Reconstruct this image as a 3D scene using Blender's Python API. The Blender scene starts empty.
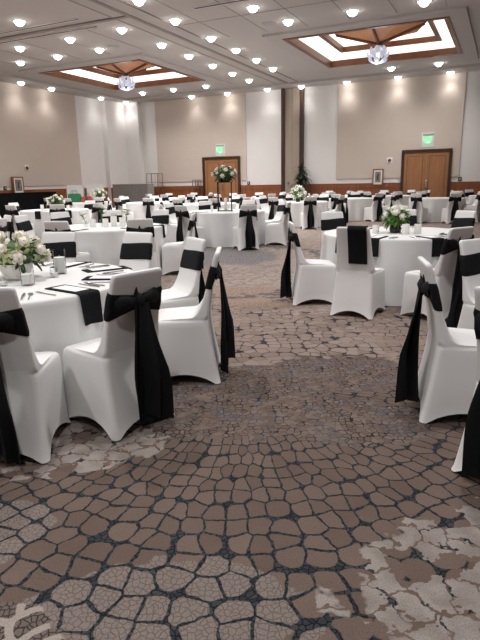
import bpy, bmesh, math, random
from mathutils import Vector, Matrix, Euler
PI = math.pi
SC = bpy.context.scene
COL = SC.collection

# ------------------------------------------------------------------ camera
# World axes: X runs along the back wall from the left corner, Y points at the back wall (Y=0).
YAW = 0.448
CX, CY = -6.0, 30.8                       # room corner in the camera's level frame
def W(x, y, z=0.0):                        # camera level frame (x right, y ahead) -> world
    dx, dy = x-CX, y-CY
    c, s = math.cos(YAW), math.sin(YAW)
    return Vector((c*dx - s*dy, s*dx + c*dy, z))
def WD(x, y):
    c, s = math.cos(YAW), math.sin(YAW)
    return Vector((c*x - s*y, s*x + c*y, 0))
CAM_H = 1.42
TH, RO, FPX = 0.2493, -0.01876, 543.4
right = WD(1, 0); fwd0 = WD(0, 1); up0 = Vector((0, 0, 1))
fwd = fwd0*math.cos(TH) - up0*math.sin(TH)
upv = fwd0*math.sin(TH) + up0*math.cos(TH)
c, s = math.cos(RO), math.sin(RO)
ri = right*c + upv*s
ui = right*(-s) + upv*c
cam = bpy.data.cameras.new('camera'); camo = bpy.data.objects.new('camera', cam); COL.objects.link(camo)
m = Matrix((ri, ui, -fwd)).transposed().to_4x4(); m.translation = W(0, 0, CAM_H)
camo.matrix_world = m
cam.sensor_fit = 'VERTICAL'; cam.sensor_height = 36.0; cam.lens = FPX/640*36.0
cam.clip_start = 0.05; cam.clip_end = 200
SC.camera = camo

# ------------------------------------------------------------------ world, exposure
wd = bpy.data.worlds.new('world'); SC.world = wd; wd.use_nodes = True
wd.node_tree.nodes['Background'].inputs[0].default_value = (0.9, 0.93, 1.0, 1)
wd.node_tree.nodes['Background'].inputs[1].default_value = 0.0
SC.view_settings.view_transform = 'Standard'; SC.view_settings.look = 'None'
SC.view_settings.gamma = 1.0; SC.view_settings.use_curve_mapping = False
SC.view_settings.exposure = 0.24
SPOT_W = 205.0          # every recessed downlight
FILL_W = 390.0          # added unseen lamps without fittings over and behind the camera, lighting the foreground
CEIL = 5.6
RX, RY = 25.0, -40.0    # far right and rear limits of the hall
LIGHT_COL = (1.0, 0.970, 0.955)

def add_spot(name, loc, power, parent=None, size=2.6, blend=1.0):
    l = bpy.data.lights.new(name, 'SPOT'); l.energy = power; l.spot_size = size; l.spot_blend = blend
    l.shadow_soft_size = 0.12; l.color = LIGHT_COL
    o = bpy.data.objects.new(name, l); COL.objects.link(o); o.location = loc
    if parent: o.parent = parent
    return o
for v in (16.5, 21.0, 25.5, 30.0, 34.5):
    for u in (2.5, 6.6, 10.5, 14.8, 18.4):
        add_spot('downlight_or_fill_lamp', (u, -v, CEIL-0.06), FILL_W if v < 28 else FILL_W*.45)  # fill rows continuing the downlight grid out of view, lamps only

# ------------------------------------------------------------------ materials
MATS = {}
def mat(name, col, rough=0.6, metal=0.0, emis=None, es=0.0, trans=0.0, sheen=0.0, var=0.0, vscale=8.0, bump=0.0, bscale=60.0, ior=1.45, coat=0.0, spec=None):
    if name in MATS: return MATS[name]
    m = bpy.data.materials.new(name); m.use_nodes = True
    nt = m.node_tree; b = nt.nodes['Principled BSDF']
    b.inputs['Base Color'].default_value = (*col, 1); b.inputs['Roughness'].default_value = rough
    b.inputs['Metallic'].default_value = metal; b.inputs['IOR'].default_value = ior
    if spec is not None: b.inputs['Specular IOR Level'].default_value = spec
    if sheen: b.inputs['Sheen Weight'].default_value = sheen
    if coat: b.inputs['Coat Weight'].default_value = coat
    if trans: b.inputs['Transmission Weight'].default_value = trans
    if emis: b.inputs['Emission Color'].default_value = (*emis, 1); b.inputs['Emission Strength'].default_value = es
    if var or bump:
        tc = nt.nodes.new('ShaderNodeTexCoord')
    if var:
        n = nt.nodes.new('ShaderNodeTexNoise'); n.inputs['Scale'].default_value = vscale; n.inputs['Detail'].default_value = 3
        nt.links.new(tc.outputs['Object'], n.inputs['Vector'])
        mx = nt.nodes.new('ShaderNodeMix'); mx.data_type = 'RGBA'
        mx.inputs[6].default_value = (*[max(0, k*(1-var)) for k in col], 1); mx.inputs[7].default_value = (*[min(1, k*(1+var)) for k in col], 1)
        nt.links.new(n.outputs['Fac'], mx.inputs[0]); nt.links.new(mx.outputs[2], b.inputs['Base Color'])
    if bump:
        n2 = nt.nodes.new('ShaderNodeTexNoise'); n2.inputs['Scale'].default_value = bscale
        nt.links.new(tc.outputs['Object'], n2.inputs['Vector'])
        bp = nt.nodes.new('ShaderNodeBump'); bp.inputs['Strength'].default_value = bump; bp.inputs['Distance'].default_value = 0.01
        nt.links.new(n2.outputs['Fac'], bp.inputs['Height']); nt.links.new(bp.outputs['Normal'], b.inputs['Normal'])
    MATS[name] = m
    return m
def wood(name, dark, light, rough=0.4, axis=(14, 14, 0.8)):
    if name in MATS: return MATS[name]
    m = bpy.data.materials.new(name); m.use_nodes = True
    nt = m.node_tree; b = nt.nodes['Principled BSDF']; b.inputs['Roughness'].default_value = rough
    tc = nt.nodes.new('ShaderNodeTexCoord'); mp = nt.nodes.new('ShaderNodeMapping'); mp.inputs['Scale'].default_value = axis
    n = nt.nodes.new('ShaderNodeTexNoise'); n.inputs['Scale'].default_value = 1.6; n.inputs['Detail'].default_value = 5; n.inputs['Distortion'].default_value = 0.6
    r = nt.nodes.new('ShaderNodeValToRGB'); r.color_ramp.elements[0].color = (*dark, 1); r.color_ramp.elements[1].color = (*light, 1)
    r.color_ramp.elements[0].position = 0.3; r.color_ramp.elements[1].position = 0.7
    nt.links.new(tc.outputs['Object'], mp.inputs['Vector']); nt.links.new(mp.outputs['Vector'], n.inputs['Vector'])
    nt.links.new(n.outputs['Fac'], r.inputs[0]); nt.links.new(r.outputs[0], b.inputs['Base Color'])
    MATS[name] = m
    return m
M_WALL = mat('white_wall_paint', (0.78, 0.76, 0.75), 0.85, var=0.02, vscale=2)
M_BEIGE = mat('beige_fabric_panel', (0.60, 0.52, 0.46), 0.95, var=0.03, vscale=3)
M_COLB = mat('beige_partition', (0.36, 0.30, 0.245), 0.8, var=0.03)
M_CEIL = mat('ceiling_paint', (0.52, 0.495, 0.485), 0.9, var=0.02, vscale=1.0)
M_CEIL2 = mat('ceiling_border_paint', (0.50, 0.475, 0.465), 0.9)
M_GROOVE = mat('dark_track', (0.30, 0.265, 0.245), 0.8)
M_WAIN = wood('wainscot_wood', (0.225, 0.075, 0.030), (0.315, 0.112, 0.048), 0.35, (6, 6, 0.5))
M_DOOR = wood('door_wood', (0.30, 0.135, 0.058), (0.40, 0.19, 0.085), 0.4)
M_DOORD = wood('door_moulding_wood', (0.17, 0.075, 0.032), (0.23, 0.105, 0.046), 0.4)
M_DKWOOD = wood('dark_frame_wood', (0.035, 0.014, 0.008), (0.06, 0.026, 0.014), 0.4)
M_COFWOOD = wood('coffer_wood', (0.13, 0.045, 0.02), (0.19, 0.07, 0.032), 0.4, (3, 3, 3))
M_DOME = wood('dome_wood', (0.62, 0.29, 0.135), (0.72, 0.36, 0.18), 0.5, (2, 2, 2))
M_COVE = mat('cove_plaster_emissive', (0.9, 0.88, 0.85), 0.8, emis=(1.0, 0.93, 0.83), es=1.05)  # white cove plaster made emissive, standing in for hidden strip lighting
M_COVER = mat('white_spandex', (0.76, 0.755, 0.75), 0.55, sheen=0.1, bump=0.12, bscale=9)
M_CLOTH = mat('white_linen', (0.69, 0.688, 0.682), 0.8, bump=0.08, bscale=25)
M_BLACK = mat('black_satin', (0.0075, 0.0075, 0.009), 0.7, bump=0.25, bscale=18, spec=0.22)
M_BLACKN = mat('black_napkin_linen', (0.010, 0.010, 0.012), 0.9, bump=0.1, spec=0.15)
M_PAPER = mat('white_menu_card', (0.84, 0.83, 0.82), 0.6)
M_STEEL = mat('polished_steel', (0.62, 0.61, 0.60), 0.25, metal=1.0)
def clear_glass():
    m = bpy.data.materials.new('clear_thin_glass'); m.use_nodes = True; nt = m.node_tree; N = nt.nodes
    N.remove(N['Principled BSDF']); out = N['Material Output']
    t = N.new('ShaderNodeBsdfTransparent'); t.inputs[0].default_value = (.955, .962, .962, 1); g = N.new('ShaderNodeBsdfGlossy'); g.inputs['Roughness'].default_value = .05
    f = N.new('ShaderNodeFresnel'); f.inputs[0].default_value = 1.12; mx = N.new('ShaderNodeMixShader')
    q = N.new('ShaderNodeMath'); q.operation = 'MULTIPLY'; q.inputs[1].default_value = .55; nt.links.new(f.outputs[0], q.inputs[0]); nt.links.new(q.outputs[0], mx.inputs[0]); nt.links.new(t.outputs[0], mx.inputs[1]); nt.links.new(g.outputs[0], mx.inputs[2]); nt.links.new(mx.outputs[0], out.inputs[0])
    return m
M_GLASS = clear_glass()
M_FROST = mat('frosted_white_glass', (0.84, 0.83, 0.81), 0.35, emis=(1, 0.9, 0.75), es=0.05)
M_WAX = mat('white_wax', (0.92, 0.91, 0.89), 0.5)
M_ROSE = mat('cream_rose_petals', (0.83, 0.78, 0.68), 0.6, var=0.05, vscale=30)
M_WHITEF = mat('white_petals', (0.84, 0.83, 0.76), 0.6, var=0.04)
M_HYD = mat('pale_green_blossom', (0.50, 0.54, 0.30), 0.7, var=0.3, vscale=40)
M_LEAF = mat('green_leaves', (0.055, 0.125, 0.035), 0.5, var=0.5, vscale=25)
M_LEAFB = mat('bright_green_leaves', (0.11, 0.24, 0.045), 0.5, var=0.45, vscale=25)
M_LEAFD = mat('dark_palm_leaves', (0.02, 0.035, 0.018), 0.45, var=0.3)
M_DKVASE = mat('black_vase', (0.02, 0.02, 0.02), 0.25)
M_IRON = mat('black_iron', (0.02, 0.018, 0.016), 0.4, metal=0.6)
M_BRASS = mat('brushed_bronze', (0.30, 0.24, 0.17), 0.4, metal=0.9)
M_LAMP = mat('downlight_glow', (1, 1, 1), 0.5, emis=(1.0, 0.97, 0.92), es=14)
M_TRIM = mat('white_lamp_trim', (0.75, 0.73, 0.70), 0.5)
M_CRY = mat('frosted_chandelier_petal', (0.62, 0.66, 0.80), 0.25, emis=(0.80, 0.86, 1.0), es=0.22)
M_BULB = mat('chandelier_bulb', (1, 1, 1), 0.4, emis=(0.93, 0.95, 1.0), es=.5)
M_GREYC = mat('grey_pleated_cloth', (0.23, 0.215, 0.205), 0.8)
M_BLKC = mat('black_table_cloth', (0.006, 0.006, 0.007), 0.9, spec=0.1)
M_GREEN = mat('green_bag_cloth', (0.015, 0.13, 0.055), 0.7)
M_RED = mat('red_bag_cloth', (0.30, 0.05, 0.03), 0.7)
M_EXITG = mat('exit_green_glow', (0.1, 0.8, 0.3), 0.5, emis=(0.06, 0.85, 0.26), es=0.7)
M_EXITP = mat('exit_sign_acrylic', (0.80, 0.83, 0.80), 0.2, emis=(0.5, 0.9, 0.62), es=0.02)
M_GREY = mat('grey_metal', (0.42, 0.42, 0.42), 0.5)
M_PLASTIC = mat('white_plastic', (0.78, 0.77, 0.75), 0.5)
M_DKPL = mat('dark_plastic', (0.05, 0.045, 0.045), 0.5)
M_REDPL = mat('red_strobe', (0.22, 0.03, 0.025), 0.4)
M_ART = mat('grey_print', (0.22, 0.2, 0.19), 0.6, var=0.6, vscale=5)
M_POT = mat('dark_clay_pot', (0.07, 0.05, 0.04), 0.6)
M_BARK = mat('palm_bark', (0.10, 0.075, 0.05), 0.9, var=0.3)

def carpet_material():
    m = bpy.data.materials.new('patterned_carpet'); m.use_nodes = True
    nt = m.node_tree; N = nt.nodes; L = nt.links; b = N['Principled BSDF']; b.inputs['Roughness'].default_value = 0.97
    b.inputs['Specular IOR Level'].default_value = 0.1
    def new(t): return N.new(t)
    def math_(op, a, b_=None, c_=None, clamp=False):
        n = new('ShaderNodeMath'); n.operation = op; n.use_clamp = clamp
        for i, v in enumerate((a, b_, c_)):
            if v is None: continue
            if isinstance(v, (int, float)): n.inputs[i].default_value = v
            else: L.new(v, n.inputs[i])
        return n.outputs[0]
    def mix(f, a, b_):
        n = new('ShaderNodeMix'); n.data_type = 'RGBA'
        if isinstance(f, (int, float)): n.inputs[0].default_value = f
        else: L.new(f, n.inputs[0])
        for i, v in ((6, a), (7, b_)):
            if isinstance(v, tuple): n.inputs[i].default_value = (*v, 1)
            else: L.new(v, n.inputs[i])
        return n.outputs[2]
    def sstep(v, lo, hi):
        n = new('ShaderNodeMapRange'); n.interpolation_type = 'SMOOTHSTEP'
        L.new(v, n.inputs[0]); n.inputs[1].default_value = lo; n.inputs[2].default_value = hi
        return n.outputs[0]
    geo = new('ShaderNodeNewGeometry')
    # carpet frame: origin on the floor below the camera, y along the aisle
    mp = new('ShaderNodeMapping'); mp.vector_type = 'POINT'
    o = W(0, 0)
    # rotate world into the aisle frame
    mp0 = new('ShaderNodeVectorMath'); mp0.operation = 'SUBTRACT'; L.new(geo.outputs['Position'], mp0.inputs[0]); mp0.inputs[1].default_value = (o.x, o.y, 0)
    L.new(mp0.outputs[0], mp.inputs['Vector']); mp.inputs['Rotation'].default_value = (0, 0, -YAW)
    P = mp.outputs[0]
    nz = new('ShaderNodeTexNoise'); nz.inputs['Scale'].default_value = 3.2; nz.inputs['Detail'].default_value = 2; L.new(P, nz.inputs['Vector'])
    nz2 = new('ShaderNodeTexNoise'); nz2.inputs['Scale'].default_value = 22; nz2.inputs['Detail'].default_value = 2; L.new(P, nz2.inputs['Vector'])
    def warp(v, src, amt):
        a = new('ShaderNodeVectorMath'); a.operation = 'SUBTRACT'; L.new(src.outputs['Color'], a.inputs[0]); a.inputs[1].default_value = (.5, .5, .5)
        k = new('ShaderNodeVectorMath'); k.operation = 'SCALE'; L.new(a.outputs[0], k.inputs[0]); k.inputs['Scale'].default_value = amt
        r = new('ShaderNodeVectorMath'); r.operation = 'ADD'; L.new(v, r.inputs[0]); L.new(k.outputs[0], r.inputs[1]); return r.outputs[0]
    Pw = warp(warp(P, nz, 0.07), nz2, 0.020)
    pos = new('ShaderNodeSeparateXYZ'); L.new(P, pos.inputs[0])
    posw = new('ShaderNodeSeparateXYZ'); L.new(Pw, posw.inputs[0])
    # cobbles are woven in arcs that fan out from one point of the aisle
    px, py = math_('SUBTRACT', posw.outputs[0], 0.05), math_('SUBTRACT', 3.75, posw.outputs[1])
    rad = math_('SQRT', math_('ADD', math_('MULTIPLY', px, px), math_('MULTIPLY', py, py)))
    ang = math_('ARCTAN2', px, py)
    pol = new('ShaderNodeCombineXYZ'); L.new(math_('MULTIPLY', ang, 1.75), pol.inputs[0]); L.new(math_('MULTIPLY', rad, 0.86), pol.inputs[1])
    def vor(vec, scale, feat, rnd=0.85):
        v = new('ShaderNodeTexVoronoi'); v.voronoi_dimensions = '2D'; v.feature = feat; v.inputs['Scale'].default_value = scale
        v.inputs['Randomness'].default_value = rnd; L.new(vec, v.inputs['Vector']); return v
    S1 = 10.2
    e1 = vor(pol.outputs[0], S1, 'DISTANCE_TO_EDGE', 0.52); c1 = vor(pol.outputs[0], S1, 'F1', 0.52)
    e2 = vor(Pw, 24.0, 'DISTANCE_TO_EDGE', 0.95); c2 = vor(Pw, 24.0, 'F1', 0.95)
    e3 = vor(Pw, 42.0, 'DISTANCE_TO_EDGE', 1.0); c3 = vor(Pw, 42.0, 'F1', 1.0)
    e4 = vor(Pw, 9.0, 'DISTANCE_TO_EDGE', 0.85); c4 = vor(Pw, 9.0, 'F1', 0.85)
    e6 = vor(warp(P, nz2, 0.10), 8.5, 'DISTANCE_TO_EDGE', 1.0); c6 = vor(warp(P, nz2, 0.10), 8.5, 'F1', 1.0)
    sep6 = new('ShaderNodeSeparateColor'); L.new(c6.outputs['Color'], sep6.inputs[0])
    e5 = vor(warp(P, nz2, 0.06), 14.0, 'DISTANCE_TO_EDGE', 1.0); c5 = vor(warp(P, nz2, 0.06), 14.0, 'F1', 1.0)
    sep1 = new('ShaderNodeSeparateColor'); L.new(c1.outputs['Color'], sep1.inputs[0])
    sep2 = new('ShaderNodeSeparateColor'); L.new(c2.outputs['Color'], sep2.inputs[0])
    sep3 = new('ShaderNodeSeparateColor'); L.new(c3.outputs['Color'], sep3.inputs[0])
    sep4 = new('ShaderNodeSeparateColor'); L.new(c4.outputs['Color'], sep4.inputs[0])
    sep5 = new('ShaderNodeSeparateColor'); L.new(c5.outputs['Color'], sep5.inputs[0])
    zn = new('ShaderNodeTexNoise'); zn.inputs['Scale'].default_value = 0.9; zn.inputs['Detail'].default_value = 3; L.new(P, zn.inputs['Vector'])
    zn2 = new('ShaderNodeTexNoise'); zn2.inputs['Scale'].default_value = 9; zn2.inputs['Detail'].default_value = 2; L.new(P, zn2.inputs['Vector'])
    zw = math_('ADD', math_('SUBTRACT', zn.outputs['Fac'], 0.5), math_('MULTIPLY', math_('SUBTRACT', zn2.outputs['Fac'], 0.5), 0.45))
    def blob(cx, cy, rx, ry, k=1.0):      # soft ellipse with a ragged outline, part of the woven design
        a = math_('DIVIDE', math_('SUBTRACT', pos.outputs[0], cx), rx); d = math_('DIVIDE', math_('SUBTRACT', pos.outputs[1], cy), ry)
        r = math_('SQRT', math_('ADD', math_('MULTIPLY', a, a), math_('MULTIPLY', d, d)))
        return math_('ADD', math_('SUBTRACT', 1.0, r), math_('MULTIPLY', zw, k))
    def cell(e, c, t0, t1, rmax):          # rounded cell: away from the joint and not in a junction
        a = sstep(e.outputs['Distance'], t0, t1); d = sstep(c.outputs['Distance'], rmax+.05, rmax-.03)
        return math_('MULTIPLY', a, d)
    speck = new('ShaderNodeTexNoise'); speck.inputs['Scale'].default_value = 190; L.new(P, speck.inputs['Vector'])
    blob2 = new('ShaderNodeTexNoise'); blob2.inputs['Scale'].default_value = 5; L.new(P, blob2.inputs['Vector'])
    brown = mix(math_('ADD', math_('MULTIPLY', sep1.outputs[0], 0.5), math_('MULTIPLY', blob2.outputs['Fac'], 0.5)), (0.102, 0.070, 0.055), (0.178, 0.128, 0.104))
    grout = mix(sstep(e3.outputs['Distance'], 0.05, 0.14), (0.010, 0.011, 0.014), mix(sep3.outputs[0], (0.024, 0.028, 0.034), (0.052, 0.058, 0.064)))
    ev = math_('ADD', e1.outputs['Distance'], math_('MULTIPLY', math_('SUBTRACT', zn2.outputs['Fac'], .5), .10))
    g1 = math_('MULTIPLY', sstep(ev, 0.040, 0.068), sstep(math_('ADD', c1.outputs['Distance'], math_('MULTIPLY', math_('SUBTRACT', nz2.outputs['Fac'], .5), .15)), .62, .57))
    cob = mix(g1, grout, brown)
    pale = mix(sstep(e3.outputs['Distance'], 0.02, 0.13), (0.122, 0.096, 0.083), (0.208, 0.170, 0.152))
    palec = mix(g1, grout, pale)
    cpos = new('ShaderNodeSeparateXYZ'); L.new(P, cpos.inputs[0])
    zpale = sstep(math_('ADD', math_('MAXIMUM', blob(-0.35, 1.46, 0.52, 0.38), blob(-1.10, 2.0, 0.28, 0.26)), math_('MULTIPLY', math_('SUBTRACT', sep1.outputs[1], 0.5), 0.25)), 0.0, 0.03)
    cob = mix(zpale, cob, palec)
    # small pebbles with blue joints
    peb = mix(sep2.outputs[0], (0.122, 0.085, 0.069), (0.182, 0.134, 0.110))
    bl = sstep(blob2.outputs['Fac'], 0.45, 0.6)
    pg = mix(bl, (0.014, 0.017, 0.023), (0.030, 0.062, 0.100))
    pebc = mix(cell(e2, c2, 0.05, 0.10, 0.66), pg, peb)
    pebc = mix(sstep(math_('ADD', sep2.outputs[1], math_('MULTIPLY', zw, 1.1)), 0.62, 0.68), pebc, peb)
    zpeb = sstep(math_('MAXIMUM', blob(-0.10, 3.30, 0.85, 0.50, 1.2), math_('MAXIMUM', blob(0.70, 3.05, 0.45, 0.40, 1.2), blob(0.2, 3.9, 1.6, 0.45, 1.0))), 0.0, 0.05)
    base = mix(zpeb, cob, pebc)
    # crackle on a lighter ground further up the aisle
    crk = mix(sep4.outputs[0], (0.215, 0.158, 0.130), (0.290, 0.222, 0.190))
    gate = math_('ADD', sep4.outputs[1], math_('MULTIPLY', zw, 1.6))
    ed4 = math_('MAXIMUM', cell(e4, c4, 0.022, 0.05, 0.62), sstep(gate, 0.62, 0.75))
    crkc = mix(ed4, (0.042, 0.040, 0.045), crk)
    far = sstep(math_('ADD', pos.outputs[1], math_('MULTIPLY', zw, 1.8)), 4.05, 4.2)
    base = mix(far, base, crkc)
    # sandy drifts beyond
    zs = sstep(math_('ADD', math_('SUBTRACT', pos.outputs[1], 5.9), math_('MULTIPLY', zw, 4.0)), 0.0, 0.4)
    sandn = math_('ADD', math_('MULTIPLY', zn2.outputs['Fac'], 0.6), math_('MULTIPLY', nz2.outputs['Fac'], 0.4))
    sand = mix(sstep(sandn, 0.45, 0.53), (0.235, 0.180, 0.152), (0.330, 0.268, 0.236))
    base = mix(zs, base, sand)
    ztan = sstep(blob(0.15, 6.7, 0.75, 0.9, 1.4), 0.0, 0.4)
    tan = mix(sstep(e5.outputs['Distance'], 0.08, 0.13), (0.315, 0.240, 0.195), (0.245, 0.168, 0.125))
    base = mix(ztan, base, tan)
    zblue = sstep(blob(-0.6, 10.6, 1.6, 1.7, 1.6), 0.0, 0.25)
    blu = mix(sstep(e5.outputs['Distance'], 0.05, 0.12), (0.085, 0.090, 0.105), (0.215, 0.195, 0.190))
    base = mix(zblue, base, blu)
    zring = math_('ABSOLUTE', blob(-0.4, 9.8, 2.2, 3.0, 1.0))
    base = mix(sstep(zring, 0.09, 0.03), base, (0.11, 0.105, 0.11))
    # cream flakes over brown
    fm = math_('MULTIPLY', sstep(math_('ADD', e6.outputs['Distance'], math_('MULTIPLY', math_('SUBTRACT', nz2.outputs['Fac'], .5), .25)), 0.045, 0.075), math_('GREATER_THAN', sep6.outputs[2], 0.25))
    flake = mix(sstep(zn2.outputs['Fac'], 0.35, 0.65), (0.232, 0.196, 0.176), (0.300, 0.262, 0.240))
    und = mix(sstep(c1.outputs['Distance'], 0.52, 0.58), brown, grout)
    cream = mix(fm, und, flake)
    zc = sstep(math_('MAXIMUM', blob(1.10, 1.62, 0.74, 0.56, 1.1), math_('MAXIMUM', blob(-1.05, 2.80, 0.62, 0.36, 1.0), blob(-1.0, 4.9, .5, .8, 1.0))), 0.0, 0.04)
    base = mix(zc, base, cream)
    # pale net at the lower left
    net = mix(sstep(e4.outputs['Distance'], 0.10, 0.13), (0.335, 0.285, 0.250), mix(sstep(e3.outputs['Distance'], 0.05, 0.14), (0.035, 0.03, 0.03), (0.15, 0.115, 0.098)))
    base = mix(sstep(blob(-0.95, 1.42, 0.36, 0.22, 0.8), 0.0, 0.04), base, net)
    hsv = new('ShaderNodeHueSaturation'); hsv.inputs['Saturation'].default_value = 0.92; L.new(base, hsv.inputs['Color'])
    L.new(math_('ADD', math_('MULTIPLY', speck.outputs['Fac'], 1.1), 0.38), hsv.inputs['Value'])
    L.new(hsv.outputs[0], b.inputs['Base Color'])
    bp = new('ShaderNodeBump'); bp.inputs['Strength'].default_value = 0.35; bp.inputs['Distance'].default_value = 0.01
    L.new(speck.outputs['Fac'], bp.inputs['Height']); L.new(bp.outputs['Normal'], b.inputs['Normal'])
    return m
M_CARPET = carpet_material()

# ------------------------------------------------------------------ mesh helpers
class MB:
    def __init__(self): self.v = []; self.f = []
    def add(self, vs, fs, M=None):
        o = len(self.v)
        self.v += [tuple(M @ Vector(p)) if M is not None else tuple(p) for p in vs]
        self.f += [tuple(i+o for i in f) for f in fs]
        return self
    def box(self, x0, x1, y0, y1, z0, z1, M=None, bev=0.0):
        if bev <= 0:
            vs = [(x, y, z) for z in (z0, z1) for y in (y0, y1) for x in (x0, x1)]
            return self.add(vs, [(0, 2, 3, 1), (4, 5, 7, 6), (0, 1, 5, 4), (2, 6, 7, 3), (0, 4, 6, 2), (1, 3, 7, 5)], M)
        bm = bmesh.new(); bmesh.ops.create_cube(bm, size=1)
        for q in bm.verts: q.co = Vector(((x0+x1)/2+q.co.x*(x1-x0), (y0+y1)/2+q.co.y*(y1-y0), (z0+z1)/2+q.co.z*(z1-z0)))
        bmesh.ops.bevel(bm, geom=bm.edges[:], offset=bev, segments=2, affect='EDGES', profile=0.5)
        bm.verts.index_update()
        self.add([q.co[:] for q in bm.verts], [tuple(q.index for q in f.verts) for f in bm.faces], M); bm.free(); return self
    def rings(self, rs, cap0=True, cap1=True, closed=True, M=None):
        n = len(rs[0]); vs = [p for r in rs for p in r]; fs = []
        for i in range(len(rs)-1):
            for j in range(n if closed else n-1):
                k = (j+1) % n
                fs.append((i*n+j, i*n+k, (i+1)*n+k, (i+1)*n+j))
        if cap0: fs.append(tuple(range(n-1, -1, -1)))
        if cap1: fs.append(tuple((len(rs)-1)*n+j for j in range(n)))
        return self.add(vs, fs, M)
    def lathe(self, prof, n=20, M=None, cap0=True, cap1=True):
        return self.rings([[(r*math.cos(2*PI*j/n), r*math.sin(2*PI*j/n), z) for j in range(n)] for r, z in prof], cap0, cap1, True, M)
    def tube(self, pts, r, n=8, M=None):
        rs = []; pts = [Vector(p) for p in pts]
        for i, p in enumerate(pts):
            d = (pts[min(i+1, len(pts)-1)]-pts[max(i-1, 0)]).normalized()
            a = d.orthogonal().normalized(); b_ = d.cross(a)
            rr = r[i] if isinstance(r, (list, tuple)) else r
            rs.append([tuple(p+a*rr*math.cos(2*PI*j/n)+b_*rr*math.sin(2*PI*j/n)) for j in range(n)])
        # keep rings aligned
        return self.rings(rs, True, True, True, M)
    def grid(self, fn, nu, nv, M=None):
        vs = [fn(i/nu, j/nv) for i in range(nu+1) for j in range(nv+1)]
        fs = [(i*(nv+1)+j, (i+1)*(nv+1)+j, (i+1)*(nv+1)+j+1, i*(nv+1)+j+1) for i in range(nu) for j in range(nv)]
        return self.add(vs, fs, M)
    def slab(self, fn, nu, nv, t, M=None):   # closed thick sheet; fn(u,v)->(pos, normal)
        A = []; B = []
        for i in range(nu+1):
            for j in range(nv+1):
                p, q = fn(i/nu, j/nv); p = Vector(p); q = Vector(q).normalized()
                A.append(tuple(p+q*t/2)); B.append(tuple(p-q*t/2))
        n = len(A); idx = lambda i, j: i*(nv+1)+j
        fs = []
        for i in range(nu):
            for j in range(nv):
                a, b_, c_, d = idx(i, j), idx(i+1, j), idx(i+1, j+1), idx(i, j+1)
                fs.append((a, b_, c_, d)); fs.append((d+n, c_+n, b_+n, a+n))
        rim = [idx(i, 0) for i in range(nu)]+[idx(nu, j) for j in range(nv)]+[idx(i, nv) for i in range(nu, 0, -1)]+[idx(0, j) for j in range(nv, 0, -1)]
        for k in range(len(rim)):
            a, b_ = rim[k], rim[(k+1) % len(rim)]
            fs.append((b_, a, a+n, b_+n))
        return self.add(A+B, fs, M)
    def mesh(self, name, m, smooth=True, ang=40):
        me = bpy.data.meshes.new(name); me.from_pydata(self.v, [], self.f)
        bm = bmesh.new(); bm.from_mesh(me); bmesh.ops.recalc_face_normals(bm, faces=bm.faces[:]); bm.to_mesh(me); bm.free()
        if smooth:
            for p in me.polygons: p.use_smooth = True
            me.set_sharp_from_angle(angle=math.radians(ang))
        me.materials.append(m); me.update()
        return me
    def build(self, name, m, parent=None, smooth=True, ang=40, loc=None):
        o = bpy.data.objects.new(name, self.mesh(name, m, smooth, ang)); COL.objects.link(o)
        if parent: o.parent = parent
        if loc is not None: o.location = loc
        return o
def tag(o, label, cat, group=None, kind=None):
    o['label'] = label; o['category'] = cat
    if group: o['group'] = group
    if kind: o['kind'] = kind
    return o
def struct(o): o['kind'] = 'structure'; return o
def thing(name, label, cat, loc=(0, 0, 0), rz=0.0, group=None):
    o = bpy.data.objects.new(name, None); COL.objects.link(o); o.location = loc; o.rotation_euler = (0, 0, rz)
    o.empty_display_size = 0.1
    return tag(o, label, cat, group)
def dup(root, loc, rz, label, group=None, name=None):
    r = root.copy(); COL.objects.link(r); r.location = loc; r.rotation_euler = (0, 0, rz); r['label'] = label
    if name: r.name = name
    if group: r['group'] = group
    for ch in root.children:
        cc = ch.copy(); COL.objects.link(cc); cc.parent = r
        for g in ch.children:
            d = g.copy(); COL.objects.link(d); d.parent = cc
    return r
def T(x, y, z, rz=0, s=1): return Matrix.Translation((x, y, z)) @ Matrix.Rotation(rz, 4, 'Z') @ Matrix.Scale(s, 4)

# ------------------------------------------------------------------ room shell
def bx(name, m, *a, parent=None, bev=0):
    b = MB(); b.box(*a, bev=bev); return b.build(name, m, parent, smooth=False)
struct(bx('floor', M_CARPET, -0.4, RX+.3, RY-.3, 0.4, -0.2, 0))
# ceiling with two coffer openings
COF = [(2.4, 7.05, -8.35, -3.7), (12.3, 17.0, -8.45, -3.55)]
cm = MB()
xs = [-0.4, COF[0][0], COF[0][1], COF[1][0], COF[1][1], RX+.3]; ya, yb = -8.4, -3.62
for (x0, x1) in zip(xs[:-1], xs[1:]):
    if (x0, x1) in [(c_[0], c_[1]) for c_ in COF]:
        cf = [c_ for c_ in COF if c_[0] == x0][0]
        cm.box(x0, x1, RY-.3, cf[2], CEIL, CEIL+.2); cm.box(x0, x1, cf[3], .4, CEIL, CEIL+.2)
    else: cm.box(x0, x1, RY-.3, .4, CEIL, CEIL+.2)
struct(cm.build('ceiling', M_CEIL, smooth=False))
struct(bx('wall_back', M_WALL, -0.4, RX+.3, 0.0, 0.4, 0, CEIL))
struct(bx('wall_left', M_WALL, -0.4, 0.0, RY-.3, 0.0, 0, CEIL))
struct(bx('wall_right', M_WALL, RX, RX+.3, RY-.3, 0.0, 0, CEIL))
struct(bx('wall_rear', M_WALL, -0.4, RX+.3, RY-.3, RY, 0, CEIL))
# corner pilaster (projects from both walls)
b = MB(); b.box(0, 1.12, -0.28, 0, 0, CEIL); b.box(0, 0.28, -1.85, -0.28, 0, CEIL)
struct(b.build('trim_1', M_WALL, smooth=False))
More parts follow.
